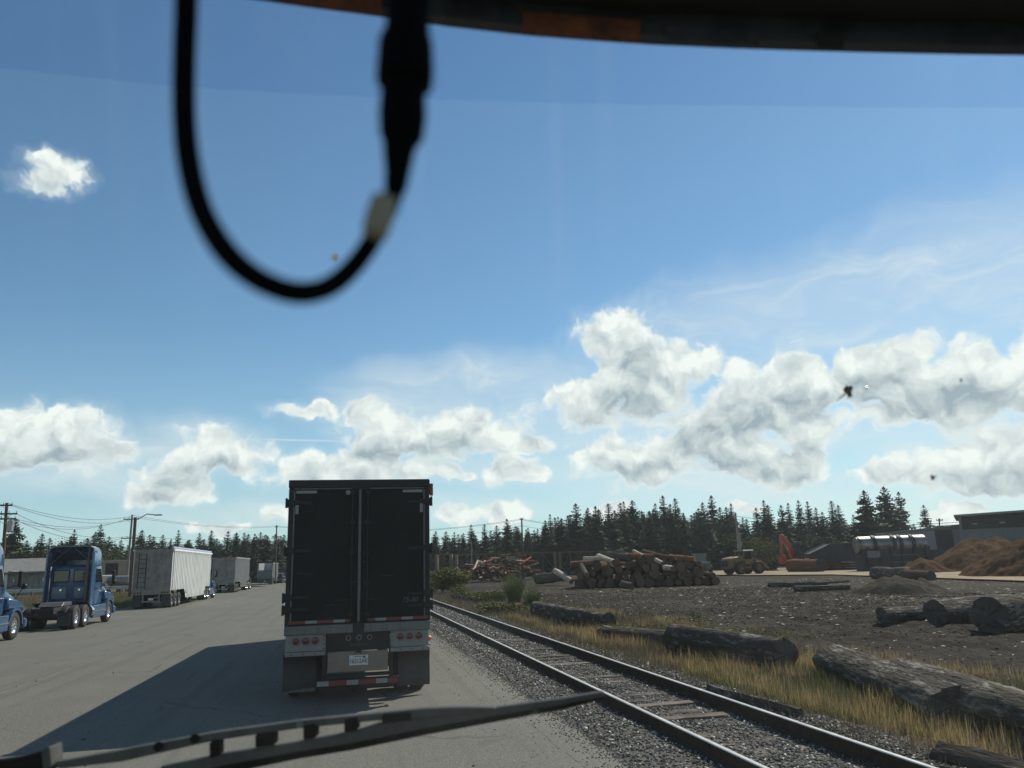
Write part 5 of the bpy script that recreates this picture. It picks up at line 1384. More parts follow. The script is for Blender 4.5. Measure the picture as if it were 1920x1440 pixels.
def make_warehouse():
    D = 118; a = at(1797, 968, D); base = Vector((a.x, a.y, 0)); root = empty('warehouse', base, RAD(-30)); tag(root, 'tall grey metal warehouse with a dark open front at the right edge', 'building')
    h0 = a.z; rr = h0 + .25; Lw = 26
    cl = MB(); cl.bx(0, .12, 0, 22, 0, h0); cl.build('side_wall', GREYMETAL, root)
    lw = MB(); zt = at(1810, 993, D).z; lw.bx(.2, Lw, -.1, 0, 0, zt); wall = lw.build('front_wall', GREYMETAL, root)
    k = .4; rme_ = None
    while k < 12:
        if rme_ is None: m_ = MB(); m_.bx(-.06, .06, -.18, -.1, 0, zt); rme_ = m_.mesh('cladding_rib', GREYMETAL)
        link('cladding_rib', rme_, wall, (k, 0, 0)); k += .62
    up = MB(); up.prism([(0, zt), (0, h0-.05), (Lw, rr + (rr-h0)*1.2 - .05), (Lw, zt)], 0, .1, Matrix.Translation((0, 3.4, 0)) @ Matrix.Rotation(-PI/2, 4, 'Z')); up.build('back_wall', DARKS, root)
    rf = MB(); rf.prism([(-.6, h0-.08), (-.6, h0+.22), (Lw, rr+(rr-h0)*1.2+.25), (Lw, rr+(rr-h0)*1.2-.05)], -20, .8, Matrix.Rotation(-PI/2, 4, 'Z')); rf.build('roof', ROOFMET, root)
    ps = MB(); ps.bx(-.06, .28, -.3, .04, 0, h0-.1); ps.build('corner_post', GREYMETAL, root)
    for x in (1.6, 5.2): m = MB(); m.bx(x, x+.7, 2.9, 3.2, h0-1.2, h0-1.05); m.build('ceiling_lamp', CREAM, root)
    for k in range(3): m = MB(); m.bx(5+6*k, 5.15+6*k, 3.1, 3.28, zt, h0+.5); m.build('column', DARKS, root)
make_warehouse()
def make_low_building():
    D = 132; a, b = at(1648, 1000, D), at(1796, 985, D); root = empty('low_shed', (a.x, a.y, 0), RAD(-14)); tag(root, 'low pale metal shed with a long grey roof left of the warehouse', 'building')
    L = b.x - a.x + 2; z0, z1 = a.z, b.z + .25
    w = MB(); w.prism([(0, 0), (0, z0-.35), (L, z1-.35), (L, 0)], -12, 0, Matrix.Rotation(-PI/2, 4, 'Z')); w.build('wall', WHITECLAD, root)
    rf = MB(); rf.prism([(-.5, z0-.33), (-.5, z0), (L, z1), (L, z1-.33)], -12.5, .5, Matrix.Rotation(-PI/2, 4, 'Z')); rf.build('roof', ROOFMET, root)
    d = MB(); d.bx(L*.55, L*.72, -.12, -.01, .0, z1-1.0); d.build('door', DARKS, root)
    for k in (.8, .88): m = MB(); m.bx(L*k, L*k+.06, -.05, -.005, 0, z1-1); m.build('panel_joint', GREYMETAL, root)
make_low_building()

# ================================================================== wheel loader
YEL = pm('dusty_yellow_paint', (.22, .125, .035), .7, scale=1.2, col2=(.13, .085, .04), streak=.3)
def make_loader():
    c = gp(1398, 1076.5); root = empty('wheel_loader', (c.x, c.y, 0), RAD(-62)); tag(root, 'dusty yellow wheel loader parked beside the log stack', 'loader')
    h = MB(); h.prism([(-3.6, 1.0), (-3.6, 1.9), (-3.2, 2.2), (-.9, 2.5), (-.9, .9)], -.85, .85); hd = h.build('engine_hood', YEL, root, bevel=.1, smooth=True)
    g_ = MB(); g_.bx(-.6, .6, -3.64, -3.6, 1.15, 1.85); g_.build('grille', UNDER, hd)
    f = MB(); f.prism([(-3.7, .75), (-3.7, 1.05), (.6, 1.05), (.6, .7)], -.7, .7); f.prism([(.5, .6), (.5, 1.6), (1.6, 2.1), (2.3, 1.6), (2.3, .6)], -.55, .55); f.build('chassis', YEL, root, bevel=.05)
    cb = MB(); cb.bx(-.8, .8, -.85, .75, 1.3, 2.0); cab = cb.build('cab', YEL, root, bevel=.05)
    for (x, y) in ((-.76, -.8), (.76, -.8), (-.76, .68), (.76, .68)): m = MB(); m.bx(x-.06, x+.06, y-.05, y+.07, 2.0, 3.02); m.build('cab_post', YEL, cab)
    gl = MB(); gl.bx(-.72, .72, -.78, .66, 2.0, 3.0); gl.build('cab_glass', GLASSD, cab)
    rf = MB(); rf.bx(-.95, .95, -1.0, .95, 3.03, 3.22); rf.build('cab_roof', WHITEM, cab, bevel=.06)
    for s in (-1, 1):
        wheel(root, s*1.05, -1.9, .86, .68, YEL, 'yel'); wheel(root, s*1.05, 1.45, .86, .68, YEL, 'yel')
        fd = MB(); fd.prism([(-2.9, 1.55), (-2.6, 1.85), (-1.2, 1.85), (-.95, 1.5), (-1.15, 1.5), (-1.3, 1.75), (-2.5, 1.75), (-2.75, 1.5)], *sorted((s*.75, s*1.4))); fd.build('fender', YEL, root)
        ar = MB(); ar.prism([(.9, 1.9), (1.1, 2.25), (2.6, 1.7), (3.9, .75), (3.7, .5), (2.5, 1.3)], *sorted((s*.55, s*.75))); ar.build('lift_arm', YEL, root)
        cy = MB(); cy.cyl((s*.4, .9, 1.1), (s*.5, 2.6, 1.35), .09, n=10); cy.build('lift_cylinder', CHROME, root)
    fk = MB()
    for s in (-.9, -.3, .3, .9): fk.prism([(3.8, .35), (3.8, 1.2), (3.95, 1.2), (4.0, .5), (5.3, .4), (5.3, .3)], s-.07, s+.07)
    fk.bx(-1.2, 1.2, 3.75, 3.85, .5, .7); fk.bx(-1.2, 1.2, 3.75, 3.85, 1.0, 1.15); fk.build('log_fork', UNDER, root)
    ex = MB(); ex.cyl((.4, -2.2, 2.2), (.4, -2.2, 2.95), .07, n=10); ex.build('exhaust_pipe', UNDER, root)
make_loader()
# ================================================================== orange log loader (excavator with grapple)
ORG = pm('orange_machine_paint', (.40, .075, .03), .55, scale=1.5, var=.2)
def make_excavator():
    c = gp(1503, 1068); root = empty('log_loader', (c.x, c.y, 0), RAD(112)); root.scale = (1, 1, 1)
    tag(root, 'orange tracked log loader with its boom raised', 'excavator')
    for s in (-1, 1):
        prof = [(-2.0, .45), (-1.8, .1), (1.8, .1), (2.0, .45), (1.8, .85), (-1.8, .85)]
        m = MB(); m.prism(prof, *sorted((s*.8, s*1.45))); tr = m.build('track', UNDER, root, bevel=.06)
        for k in range(5): w_ = MB(); w_.cyl((s*1.46, -1.4+.7*k, .3), (s*1.5, -1.4+.7*k, .3), .2, n=12); w_.build('roller', STEEL, tr)
    b = MB(); b.bx(-.9, .9, -.9, .9, .85, 1.2); b.build('turntable', UNDER, root)
    h = MB(); h.prism([(-2.6, 1.2), (-2.6, 2.2), (-1.0, 2.4), (1.2, 2.4), (1.2, 1.2)], -1.35, 1.35); h.build('house', DARKS, root, bevel=.08)
    cw = MB(); cw.bx(-1.3, 1.3, -3.0, -2.61, 1.25, 2.2); cw.build('counterweight', ORG, root, bevel=.1)
    cb = MB(); cb.prism([(-.2, 2.41), (-.2, 4.1), (1.2, 4.1), (1.5, 2.41)], -1.35, -.35); cab = cb.build('cab', DARKS, root, bevel=.06)
    gl = MB(); gl.bx(-1.37, -.33, .0, 1.1, 2.9, 3.9); gl.build('cab_glass', GLASSD, cab)
    gd = MB(); gd.bx(-1.5, -.2, -.3, 1.4, 4.12, 4.2); gd.build('cab_guard', STEEL, cab)
    bo = MB(); bo.prism([(.8, 1.8), (.6, 2.5), (2.2, 5.2), (3.0, 5.6), (3.2, 5.1), (2.7, 4.9), (1.5, 1.9)], .15, .65); bo.build('boom', ORG, root, bevel=.04)
    st_ = MB(); st_.prism([(2.6, 5.65), (3.3, 5.7), (3.65, 2.6), (3.3, 2.4), (2.9, 4.9)], .2, .6); st_.build('stick', ORG, root, bevel=.04)
    cy = MB(); cy.cyl((.4, 1.3, 2.2), (.4, 2.7, 4.4), .1, n=10); cy.cyl((.4, 2.0, 5.3), (.4, 3.4, 4.6), .08, n=10); cy.build('hydraulic_ram', CHROME, root)
    gr = MB(); gr.prism([(3.1, 2.5), (3.0, 1.9), (3.2, 1.1), (3.45, 1.0), (3.4, 1.8), (3.55, 2.4)], -.2, 1.0); gr.prism([(3.5, 2.5), (3.9, 1.9), (3.7, 1.1), (3.5, 1.0), (3.6, 1.8), (3.45, 2.4)], -.2, 1.0); gr.build('grapple', ORG, root, bevel=.03)
    ex = MB(); ex.cyl((.9, -1.6, 2.4), (.9, -1.6, 3.3), .08, n=10); ex.build('exhaust_pipe', STEEL, root)
make_excavator()
# dark flat-topped machine between the loader and the log loader
def make_slasher():
    c = gp(1442, 1068); root = empty('slasher_deck', (c.x, c.y, 0), RAD(-10)); tag(root, 'dark frame machine with a flat roof between the two loaders', 'machine')
    t_ = at(1442, 1032, c.y).z
    b = MB(); b.bx(-1.6, 1.6, -.8, .8, .5, 1.9); b.build('body', DARKS, root, bevel=.08)
    for x in (-1.4, 1.3):
        for y in (-.7, .6): m = MB(); m.bx(x, x+.1, y, y+.1, 1.9, t_-.12); m.build('post', DARKS, root)
    r_ = MB(); r_.bx(-1.7, 1.7, -1, 1, t_-.12, t_); r_.build('roof', GREYMETAL, root, bevel=.03)
    gl = MB(); gl.bx(-1.2, 1.2, -.6, .6, 1.91, t_-.3); gl.build('cab_glass', GLASSD, root)
    for s in (-1, 1):
        wheel(root, s*1.0, -.9, .5, .4, STEEL, 'steel'); wheel(root, s*1.0, .9, .5, .4, STEEL, 'steel')
make_slasher()
p = at(1318, 1036, 100)
def make_kiosk():
    D = 112; a = at(1303, 1038, D); root = empty('grader_cab_machine', (a.x+.6, a.y, 0)); tag(root, 'small parked machine with a boxy cab peeking over the log stack', 'machine')
    b = MB(); b.bx(-.9, .9, -2.5, 2.5, .7, 1.8); b.build('body', GREYMETAL, root, bevel=.1)
    c_ = MB(); c_.bx(-.8, .8, -.7, .7, 1.8, a.z-.15); c_.build('cab', WHITEM, root, bevel=.05)
    r_ = MB(); r_.bx(-.95, .95, -.85, .85, a.z-.149, a.z); r_.build('cab_roof', WHITEM, root)
    for s in (-1, 1):
        w_ = MB(); w_.bx(*sorted((s*.1, s*.72)), -.73, -.7, 2.1, a.z-.3); w_.build('window', GLASSD, root)
        wheel(root, s*.95, -1.7, .7, .4, STEEL, 'steel'); wheel(root, s*.95, 1.7, .7, .4, STEEL, 'steel')
make_kiosk()

# ================================================================== grass, weeds, litter
def blade_templates(n, seed, w=.028, bend=.35):
    r = np.random.default_rng(seed); out = []
    for _ in range(n):
        b_ = r.uniform(.05, bend); c_ = r.uniform(.0, .15)
        out.append(([(-w/2, 0, 0), (w/2, 0, 0), (-w*.4, b_*.3, .5), (w*.4, b_*.3, .5 - c_*.2), (0, b_, 1 - c_)], [(0, 1, 2), (1, 3, 2), (2, 3, 4)]))
    return out
def tufts(n, ufun, vlo, vhi, per, hlo, hhi, zfun, pw=1.7, spread=.09, cond=None, seed=0):
    v = vlo + (vhi-vlo)*NPR.random(n)**pw; u = ufun(n, v)
    if cond is not None: k = cond(u, v); u, v = u[k], v[k]
    m = len(u)
    U = np.repeat(u, per) + NPR.normal(0, spread, m*per); V_ = np.repeat(v, per) + NPR.normal(0, spread, m*per)
    h = np.repeat(NPR.uniform(hlo, hhi, m), per) * NPR.uniform(.3, 1.2, m*per)
    wide = np.clip(V_/14, .8, 2.6)
    st_ = np.stack([wide*.9/np.maximum(h, .1)*.4, np.ones_like(h), np.ones_like(h)], -1)
    return uvpos(U, V_, zfun(U, V_) - .02), h, NPR.normal(.1, .5, m*per), st_
def grass_obj(name, sets, mat, label, bend=.4):
    Vs, Fs, b_ = [], [], 0
    for pos, h, tilt, st_ in sets:
        V_, F_ = scatter(blade_templates(7, 3, .03, bend), pos, h, tilt=tilt, stretch=st_)
        Vs.append(V_); Fs.append(F_ + b_); b_ += len(V_)
    tag(link(name, np_mesh(name, np.concatenate(Vs), np.concatenate(Fs), mat)), label, 'grass', kind='stuff')
GOLD = stuff_mat('dry_golden_grass', [(.20, .145, .07), (.40, .29, .125), (.27, .20, .10), (.48, .365, .18), (.16, .12, .065)], .8, .35)
GREEN = stuff_mat('green_grass', [(.06, .085, .02), (.11, .14, .035), (.16, .16, .05), (.09, .12, .03)], .8, .35)
BROWN = stuff_mat('brown_weeds', [(.085, .065, .042), (.16, .125, .08), (.22, .185, .13), (.12, .09, .055), (.10, .10, .05)], .85, .3)
def verge_z(U, V): return np.where(U < 7.75, bed_z(U, V), yard_z(U, V))
def U_(lo, hi): return lambda n, v: lo + (hi-lo)*NPR.random(n)
gn = lambda u, v: fbm(u*.45, v*.3, 3, 91)
grass_obj('dry_grass', [tufts(6200, U_(7.1, 10.4), 6, 46, 13, .14, .42, verge_z, 1.6, cond=lambda u, v: (gn(u, v) + .12*np.exp(-((v-14.5)/6)**2) > .055 + .05*NPR.random(len(u))) & (u > 7.0 + .5*fbm(u*0, v*.6, 2, 5))),
                        tufts(1300, U_(10.2, 13.0), 12, 40, 11, .15, .36, verge_z, 1.3, cond=lambda u, v: fbm(u*.5, v*.35, 3, 17) > .06)], GOLD, 'tall dry golden grass between the rails and the row of old logs')
grass_obj('green_grass', [tufts(4200, U_(7.0, 9.8), 5, 40, 11, .12, .3, verge_z, 1.5, cond=lambda u, v: gn(u+40, v+9) > .02),
                          tufts(1500, U_(9.2, 13.5), 8, 44, 10, .12, .3, verge_z, 1.2, cond=lambda u, v: gn(u+13, v+31) > .06),
                          tufts(2600, lambda n, v: -15.9 - NPR.random(n)*9, 44, 92, 9, .1, .28, lambda U, V: .1 + np.clip((-16-U)*.03, 0, .35), 1.0, .14)], GREEN, 'short green grass in patches along the track and the verge')
grass_obj('brown_weeds', [tufts(6500, U_(7.0, 11.8), 6, 70, 10, .15, .42, verge_z, 1.35, .12, cond=lambda u, v: (gn(u, v) < .07)),
                          tufts(1600, U_(6.3, 7.4), 8, 70, 8, .08, .28, verge_z, 1.0, .12),
                          tufts(3600, lambda n, v: -16.2 - NPR.random(n)*16, 40, 100, 9, .15, .4, lambda U, V: .1 + np.clip((-16-U)*.03, 0, .35), 1.0, .16)], BROWN, 'brown dead weeds along the track and on the verge', .6)
# churned soil and wood litter of the yard
def yard_scatter(n, ulo, uhi, vlo, vhi, pw):
    v = vlo + (vhi-vlo)*NPR.random(n)**pw; u = ulo + (uhi-ulo)*NPR.random(n); return u, v
CLOD = stuff_mat('soil_clods', [(.02, .017, .013), (.046, .039, .03), (.032, .027, .021), (.066, .056, .043)], .95)
u, v = yard_scatter(52000, 10.2, 36, 7, 60, 1.3); k = (fbm(u*.35, v*.3, 3, 55) + .35*NPR.random(len(u)) > .0); u, v = u[k], v[k]
s_ = (.014 + .045*NPR.random(len(u))**2.5)*np.clip(v/22, .7, 1.6)
V_, F_ = scatter(stone_templates(8, 15, .55), uvpos(u, v, yard_z(u, v)), s_, tilt=NPR.uniform(-.5, .5, len(u)))
tag(link('soil_clods', np_mesh('soil_clods', V_, F_, CLOD)), 'dark clods of churned soil and bark covering the log yard', 'soil', kind='stuff')
LITTER = stuff_mat('wood_litter', [(.10, .08, .06), (.42, .37, .30), (.22, .16, .11), (.62, .57, .49), (.16, .12, .09), (.30, .22, .14)], .85)
u, v = yard_scatter(7000, 9.6, 50, 8, 75, 1.2)
ch = [([(-.5, -.12, 0), (.5, -.16, .02), (.46, .12, .05), (-.48, .1, .02), (0, 0, .12)], [(0, 1, 4), (1, 2, 4), (2, 3, 4), (3, 0, 4)]), ([(-.5, -.05, 0), (.5, -.08, .06), (.5, .06, .05), (-.5, .07, .0), (.1, 0, .13)], [(0, 1, 4), (1, 2, 4), (2, 3, 4), (3, 0, 4)])]
s_ = (.025 + .13*NPR.random(len(u))**4)*np.clip(v/18, .8, 1.7)
V_, F_ = scatter(ch, uvpos(u, v, yard_z(u, v)+.03), s_, tilt=NPR.uniform(-.3, .3, len(u)))
tag(link('wood_litter', np_mesh('wood_litter', V_, F_, LITTER)), 'pale splinters and bark scraps strewn over the log yard', 'wood litter', kind='stuff')
u, v = yard_scatter(500, 2.0, 3.3, 6, 30, 1.3); V_, F_ = scatter(stone_templates(5, 25), uvpos(u, v, 0*u+.004), NPR.uniform(.006, .016, len(u)))
tag(link('loose_gravel', np_mesh('loose_gravel', V_, F_, STONE)), 'loose grit strewn along the right edge of the asphalt', 'gravel', kind='stuff')

u, v = yard_scatter(260, -9, 3.0, 7, 34, 1.4); V_, F_ = scatter(stone_templates(5, 35, .5), uvpos(u, v, 0*u+.004), .006 + .022*NPR.random(len(u))**3)
tag(link('road_crumbs', np_mesh('road_crumbs', V_, F_, CLOD)), 'dark crumbs of bark and dirt scattered over the asphalt', 'dirt', kind='stuff')

# bushes beside the track
BUSHY = needle_mat('bush_leaves_olive', (.07, .085, .022), (.16, .165, .05))
BROOM = stuff_mat('broom_stems', [(.05, .075, .022), (.09, .12, .035), (.13, .15, .05)], .8, .25)
def bush(px, py, hgt, wid, seed, label, mat=BUSHY, n=2600, leaf=.11):
    c = gp(px, py); broadleaf('bush', (c.x, c.y, -.05), hgt, wid, seed, label, 'bushes beside the track', mat, n, leaf)
def broom(px, py, hgt, wid, label, n=420):
    c = gp(px, py); root = empty('broom_shrub', (c.x, c.y, -.05)); tag(root, label, 'shrub', 'bushes beside the track')
    a = NPR.uniform(0, 6.28, n); rr = NPR.random(n)**.7*wid*.22
    pos = np.stack([rr*np.cos(a), rr*np.sin(a), 0*a], -1)
    V_, F_ = scatter(blade_templates(6, 8, .02, .3), pos, NPR.uniform(.45, 1.0, n)*hgt, rotz=a - PI/2, tilt=-NPR.uniform(.0, .5, n)*wid/hgt)
    link('stems', np_mesh('stems', V_, F_, BROOM), root)
    P = np.stack([NPR.normal(0, wid*.22, n*4), NPR.normal(0, wid*.22, n*4), NPR.random(n*4)**.8*hgt*.85], -1)
    V_, F_ = scatter([([(-.5, 0, 0), (0, -.2, .1), (.5, 0, 0), (0, .2, .1)], [(0, 1, 2, 3)])], P, NPR.uniform(.03, .08, n*4), tilt=NPR.uniform(-1.4, 1.4, n*4))
    link('foliage', np_mesh('foliage', V_, F_, BROOM), root)
bush(830, 1112, 2.7, 3.0, 501, 'yellow-green leafy bush just right of the black trailer', n=9000, leaf=.17)
bush(875, 1118, .9, 1.8, 502, 'low olive bush beside the taller yellow-green one')
bush(925, 1128, 1.0, 2.0, 503, 'low bramble between the rails and the broom shrub')
bush(945, 1150, .7, 2.0, 504, 'sprawling low bramble closest to the rail')
broom(965, 1132, 2.1, 1.5, 'tall upright broom shrub among the weeds left of the grey log', 520)
broom(998, 1135, 1.25, 1.4, 'shorter dark broom shrub leaning on the farthest grey log', 420)
broom(940, 1128, 1.0, 1.2, 'small broom shrub left of the tall upright one', 300)
bush(1118, 1165, .45, 1.6, 505, 'low leafy weeds behind the farthest grey log', n=1300, leaf=.07)
bush(1180, 1183, .35, 1.6, 506, 'low leafy weeds behind the half sunken log', n=1000, leaf=.06)
bush(1228, 1198, .42, .8, 507, 'yellow flowering weed in front of the half sunken log', YELG, 500, .05)
bush(1300, 1165, .5, 1.2, 508, 'brown scrubby weed on the yard side of the logs', n=600, leaf=.06)

# ================================================================== inside the cab
PLASTIC = pm('black_cable_rubber', (.002, .002, .002), .8, spec=.05)
LABELM = pm('cream_cable_label', (.22, .20, .14), .7, var=.15, scale=60)
def cab_pt(px, py, D): return at(px, py, D)
cable = empty('dash_cable', cab_pt(350, 0, .2)); tag(cable, 'black cable with a plug hanging in a loop in front of the windshield', 'cable')
co = cable.location.copy()
pts = [(352,-140),(350,-60),(349,20),(346,100),(345,180),(348,255),(358,325),(376,390),(404,445),(438,488),(478,520),(520,540),(560,549),(598,545),(632,528),(664,498),(692,460),(714,420),(731,385),(742,350)]
def smooth_path(P, n=6):
    P = [Vector(p) for p in P]; out = []
    for i in range(len(P)-1):
        p0, p1, p2, p3 = P[max(i-1, 0)], P[i], P[i+1], P[min(i+2, len(P)-1)]
        for k in range(n):
            t_ = k/n; out.append(.5*((2*p1) + (p2-p0)*t_ + (2*p0-5*p1+4*p2-p3)*t_*t_ + (3*p1-p0-3*p2+p3)*t_**3))
    return out + [P[-1]]
path = smooth_path([cab_pt(x, y, .2 + .012*math.sin(i*.5)) - co for i, (x, y) in enumerate(pts)], 4)
rr = [.0036 - .0008*(i/len(path)) for i in range(len(path))]
m = MB(); m.tube(path, rr, 14); m.build('cord', PLASTIC, cable, smooth=True)
plug = [((742,356),22),((742,350),24),((745,325),26),((748,285),33),((750,268),36),((753,255),46),((755,215),50),((756,170),47),((757,162),48),((758,156),60),((760,130),61),((761,80),58),((764,58),48),((766,0),48),((768,-140),48)]
m = MB(); m.tube([cab_pt(*p, .2) - co for p, r_ in plug], [r_*.2/FPX for p, r_ in plug], 18); m.build('plug', PLASTIC, cable, smooth=True)
m = MB()
a_, b_ = cab_pt(722, 372, .197) - co, cab_pt(702, 440, .197) - co
m.tube([a_, (a_+b_)/2, b_], [.0036, .0040, .0036], 10)
c_ = cab_pt(682, 412, .197) - co
m.add([a_ + Vector((-.001, 0, 0)), c_ + Vector((.0, 0, .0008)), c_ + Vector((.001, 0, -.0022)), b_ + Vector((-.001, 0, .002))], [(0, 1, 2, 3)]); m.build('cable_label', LABELM, cable, smooth=True)

# header trim over the windshield
HD = .56
TRIM = pm('dark_trim_plastic', (.022, .026, .030), .5, var=.4, scale=30)
VISOR = pm('dark_visor_cloth', (.010, .013, .010), .9, var=.3, scale=30)
ORREFLECT = pm('dull_orange_reflection', (.11, .03, .010), .7, var=.6, scale=40)
low_edge = [(300,-26),(480,0),(600,17),(720,32),(830,49),(1000,68),(1200,83),(1400,92),(1600,98),(1800,102.5),(2000,105),(2150,106)]
header = empty('windshield_header', cab_pt(1200, 83, HD)); tag(header, 'dark windshield header trim with dull orange reflections painted across the top', 'trim')
ho = header.location.copy()
def ledge(x): return float(np.interp(x, [p[0] for p in low_edge], [p[1] for p in low_edge]))
def band_mesh(name, x0, x1, d0, d1, depth, mat, off=0.0, n=24):
    mb = MB(); vs, fs = [], []
    for i in range(n+1):
        x = x0 + (x1-x0)*i/n; y = ledge(x)
        lo, hi = cab_pt(x, y - d0, HD + off) - ho, cab_pt(x, y - d1, HD + off) - ho
        for p_ in (lo, hi): vs.append(p_)
        for p_ in (hi, lo): vs.append(p_ + Vector((0, -depth, 0)))
    for i in range(n):
        for a in range(4): fs.append((i*4+a, i*4+(a+1) % 4, (i+1)*4+(a+1) % 4, (i+1)*4+a))
    fs += [(0, 1, 2, 3), tuple(n*4+j for j in (3, 2, 1, 0))]
    mb.add(vs, fs); return mb.build(name, mat, header)
band_mesh('lip', 300, 2150, 0, 46, .012, TRIM)
band_mesh('groove', 300, 2150, 46, 62, .03, PLASTIC, .004)
band_mesh('visor', 300, 2150, 61, 420, .09, VISOR, -.012)
for (x0, x1) in ((530, 716), (980, 1200)): band_mesh('orange_reflection', x0, x1, 1.5, 42, .002, ORREFLECT, -.0135, 10)  # orange reflections on the lip, painted as flat coloured bands
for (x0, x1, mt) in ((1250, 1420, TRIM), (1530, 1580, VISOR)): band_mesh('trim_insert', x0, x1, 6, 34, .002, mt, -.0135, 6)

# windshield glass with dust, a faint tint band, splats and a stone chip
GL, t, b = material('windshield_glass')
tc = t.add('ShaderNodeTexCoord').outputs['Object']
sm = t.sstep(t.noise(tc, 3.2, 4, .6), .5, .8); spk = t.sstep(t.noise(tc, 38, 2, .5), .70, .80); stv = t.sstep(t.noise(t.v('MULTIPLY', tc, (26, 1, .7)), 1.0, 3, .5), .5, .8)
sep_ = t.add('ShaderNodeSeparateXYZ'); t.l.new(tc, sep_.inputs[0])
hi_ = t.sstep(sep_.outputs[2], .1, .5)
dirt = t.m('ADD', t.m('ADD', .005, t.m('MULTIPLY', sm, .012)), t.m('ADD', t.m('MULTIPLY', spk, t.m('MULTIPLY', sm, .05)), t.m('MULTIPLY', t.m('MULTIPLY', stv, hi_), .02)))
tr = t.add('ShaderNodeBsdfTransparent'); tr.inputs[0].default_value = (.965, .985, .975, 1)
tl = t.add('ShaderNodeBsdfTranslucent'); tl.inputs[0].default_value = (.8, .82, .8, 1)
mx = t.add('ShaderNodeMixShader'); t.l.new(dirt, mx.inputs[0]); t.l.new(tr.outputs[0], mx.inputs[1]); t.l.new(tl.outputs[0], mx.inputs[2])
t.l.new(mx.outputs[0], t.n['Material Output'].inputs[0])
TB, t, b = material('windshield_tint_band')
tr = t.add('ShaderNodeBsdfTransparent'); tr.inputs[0].default_value = (.86, .905, .955, 1); t.l.new(tr.outputs[0], t.n['Material Output'].inputs[0])
wsd = empty('windshield', (0, .95, 2.3)); tag(wsd, 'slightly dusty windshield with insect splats and a faint tint band', 'windshield')
def pane_y(x, z): return -.26*z - .10*x*x           # relative to the windshield's foot
def curved(name, x0, x1, zlo, zhi, off, mat, n=24):
    vs, fs = [], []
    for i in range(n+1):
        x = x0 + (x1-x0)*i/n
        for z in (zlo(x), zhi(x)): vs.append((x, pane_y(x, z) + off, z))
    fs = [(2*i, 2*i+2, 2*i+3, 2*i+1) for i in range(n)]
    mb = MB(); mb.add(vs, fs); return mb.build(name, mat, wsd, smooth=True)
curved('glass_pane', -1.1, 1.1, lambda x: -.75, lambda x: .8, 0, GL)
def on_pane(px, py):                                # where a sight line meets the pane, in pane coordinates
    d = ray(px, py); k = .9
    for _ in range(12):
        p_ = d*k; y_ = .95 + pane_y(p_.x, p_.z); k *= y_/p_.y
    return d*k - Vector((0, .95, 0))
bx_ = [(-200, 118), (0, 130), (320, 165), (820, 190), (1400, 201), (1920, 205), (2200, 206)]
bp_ = [on_pane(*q_) for q_ in bx_]
curved('tint_band', -.95, .95, lambda x: float(np.interp(x, [p_.x for p_ in bp_], [p_.z for p_ in bp_])), lambda x: .8, -.004, TB)
SPLAT = pm('dried_insect', (.11, .10, .065), .9, var=.4, scale=200)
def splat(px, py, size, legs, seed, mat=SPLAT, name='insect_splat'):
    q_ = random.Random(seed); c = on_pane(px, py); mb = MB(); s_ = size*.95/FPX
    vs, fs = [(0, .0, 0)], []; n = 14
    for k in range(n):
        a = 2*PI*k/n; r_ = s_*q_.uniform(.55, 1.15); vs.append((r_*math.cos(a)*.75, -.0006, r_*math.sin(a)))
    vs[0] = (0, -.003, 0)
    fs = [(0, 1+k, 1+(k+1) % n) for k in range(n)]; mb.add(vs, fs)
    for (ang, L) in legs: mb.tube([(0, -.001, 0), (math.cos(ang)*L*s_, -.001, math.sin(ang)*L*s_)], [s_*.16, s_*.02], 5)
    mb.build(name, mat, wsd, loc=c + Vector((0, -.004, 0)))
splat(1588, 735, 13, [(PI*1.2, 2.4)], 1)
splat(1745, 896, 6, [(.5, 1.6)], 2)
CHIPG_ = pm('stone_chip_glass', (.75, .78, .75), .3)
splat(630, 485, 9, [(1.5, 2.0), (2.4, 1.5), (.3, 1.3), (3.6, 1.6)], 3, CHIPG_, 'stone_chip')
splat(1622, 729, 4, [], 4, CHIPG_, 'glass_speck'); splat(1798, 715, 4, [], 5, CHIPG_, 'glass_speck')

# wiper lying across the bottom of the glass, outside
WIPM = pm('wiper_grey_black', (.045, .044, .040), .7, .0, var=.4, scale=20)
WD = 1.08
wip = empty('windshield_wiper', cab_pt(560, 1370, WD)); tag(wip, 'grey and black windshield wiper lying across the bottom of the view', 'wiper'); wo_ = wip.location.copy()
def wp(x, y, dy=0.0): return cab_pt(x, y, WD + dy) - wo_
def ribbon(name, top, bot, mat, depth=.012, dy=0.0, bevel=.0015):
    n = len(top); vs, fs = [], []
    for a, b_ in zip(top, bot):
        p0, p1 = wp(*a, dy), wp(*b_, dy); vs += [p0, p1, p1 + Vector((0, depth, 0)), p0 + Vector((0, depth, 0))]
    for i in range(n-1):
        for k in range(4): fs.append((i*4+k, i*4+(k+1) % 4, (i+1)*4+(k+1) % 4, (i+1)*4+k))
    fs += [(3, 2, 1, 0), tuple((n-1)*4 + k for k in range(4))]
    mb = MB(); mb.add(vs, fs); return mb.build(name, mat, wip, bevel=bevel)
lerp = lambda a, b_, t_: (a[0]+(b_[0]-a[0])*t_, a[1]+(b_[1]-a[1])*t_)
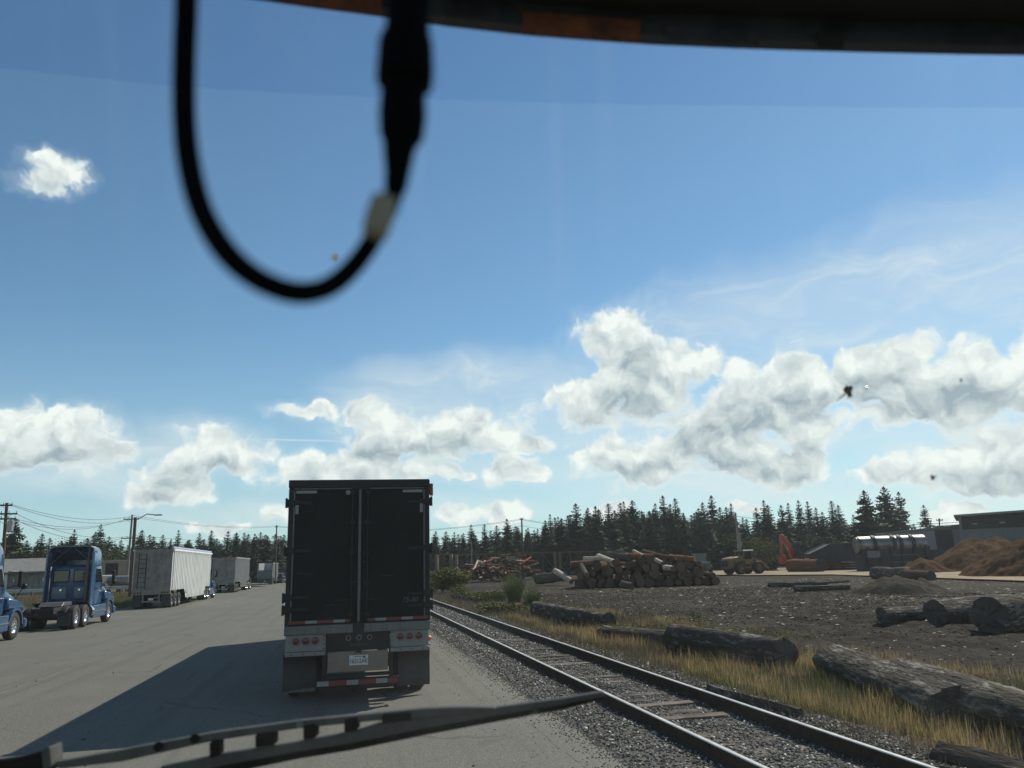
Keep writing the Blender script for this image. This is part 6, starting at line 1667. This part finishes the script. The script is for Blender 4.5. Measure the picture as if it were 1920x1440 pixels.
# main bridge, lower blade holder, rubber
ribbon('bridge', [(100,1430),(210,1410),(400,1374),(560,1352),(700,1338),(800,1328),(880,1326),(930,1327)], [(110,1442),(230,1428),(400,1389),(560,1366),(700,1352),(800,1347),(880,1338),(930,1331)], WIPM, .016)
ribbon('blade_holder', [(300,1438),(420,1413),(560,1391),(660,1372),(712,1356),(800,1344),(950,1324),(1060,1309),(1132,1297)], [(300,1462),(430,1434),(560,1410),(660,1394),(712,1384),(800,1366),(950,1339),(1060,1321),(1134,1306)], WIPM, .014, .004)
ribbon('rubber_edge', [(260,1468),(430,1434),(560,1410.5),(660,1394.5),(800,1366.5),(950,1339.5),(1060,1321.5),(1134,1306)], [(260,1484),(430,1450),(560,1423),(660,1407),(800,1378),(950,1350),(1060,1330),(1134,1310)], PLASTIC, .006, .006)
for i, (xa, xb, ya, yb) in enumerate([(478,514,1378,1402),(568,592,1362,1388),(645,670,1350,1374),(392,410,1392,1422),(716,770,1340,1356)]):
    ribbon('claw', [(xa, ya), (xb, ya - 5)], [(xa, yb), (xb, yb - 5)], PLASTIC, .02, -.003)
ribbon('arm', [(-60,1436),(40,1420),(90,1405)], [(-60,1470),(40,1452),(94,1446)], PLASTIC, .02)
ribbon('arm_joint', [(76,1406),(92,1400)], [(80,1444),(96,1440)], WIPM, .03, -.004)
for (x, y) in ((297,1400),(365,1385)): mb = MB(); mb.cyl(wp(x, y, -.006), wp(x, y, .004), .006, n=10); mb.build('rivet', PLASTIC, wip)
mb = MB(); mb.cyl(wp(562, 1358, -.006), wp(562, 1358, .004), .005, n=10); mb.build('rivet', STEEL, wip)

# ================================================================== thin air over the yard
hm = bpy.data.materials.new('haze_air'); hm.use_nodes = True; ht = NT(hm.node_tree); ht.n.clear()
pv = ht.add('ShaderNodeVolumePrincipled'); pv.inputs['Color'].default_value = (.86, .93, .95, 1); pv.inputs['Density'].default_value = .0002; pv.inputs['Anisotropy'].default_value = .3
vo = ht.add('ShaderNodeOutputMaterial'); ht.l.new(pv.outputs[0], vo.inputs['Volume'])
mb = MB(); mb.bx(-450, 450, -100, 420, -1.4, 34); tag(mb.build('haze', hm), 'thin pale haze over the whole yard and road', 'haze', kind='stuff')
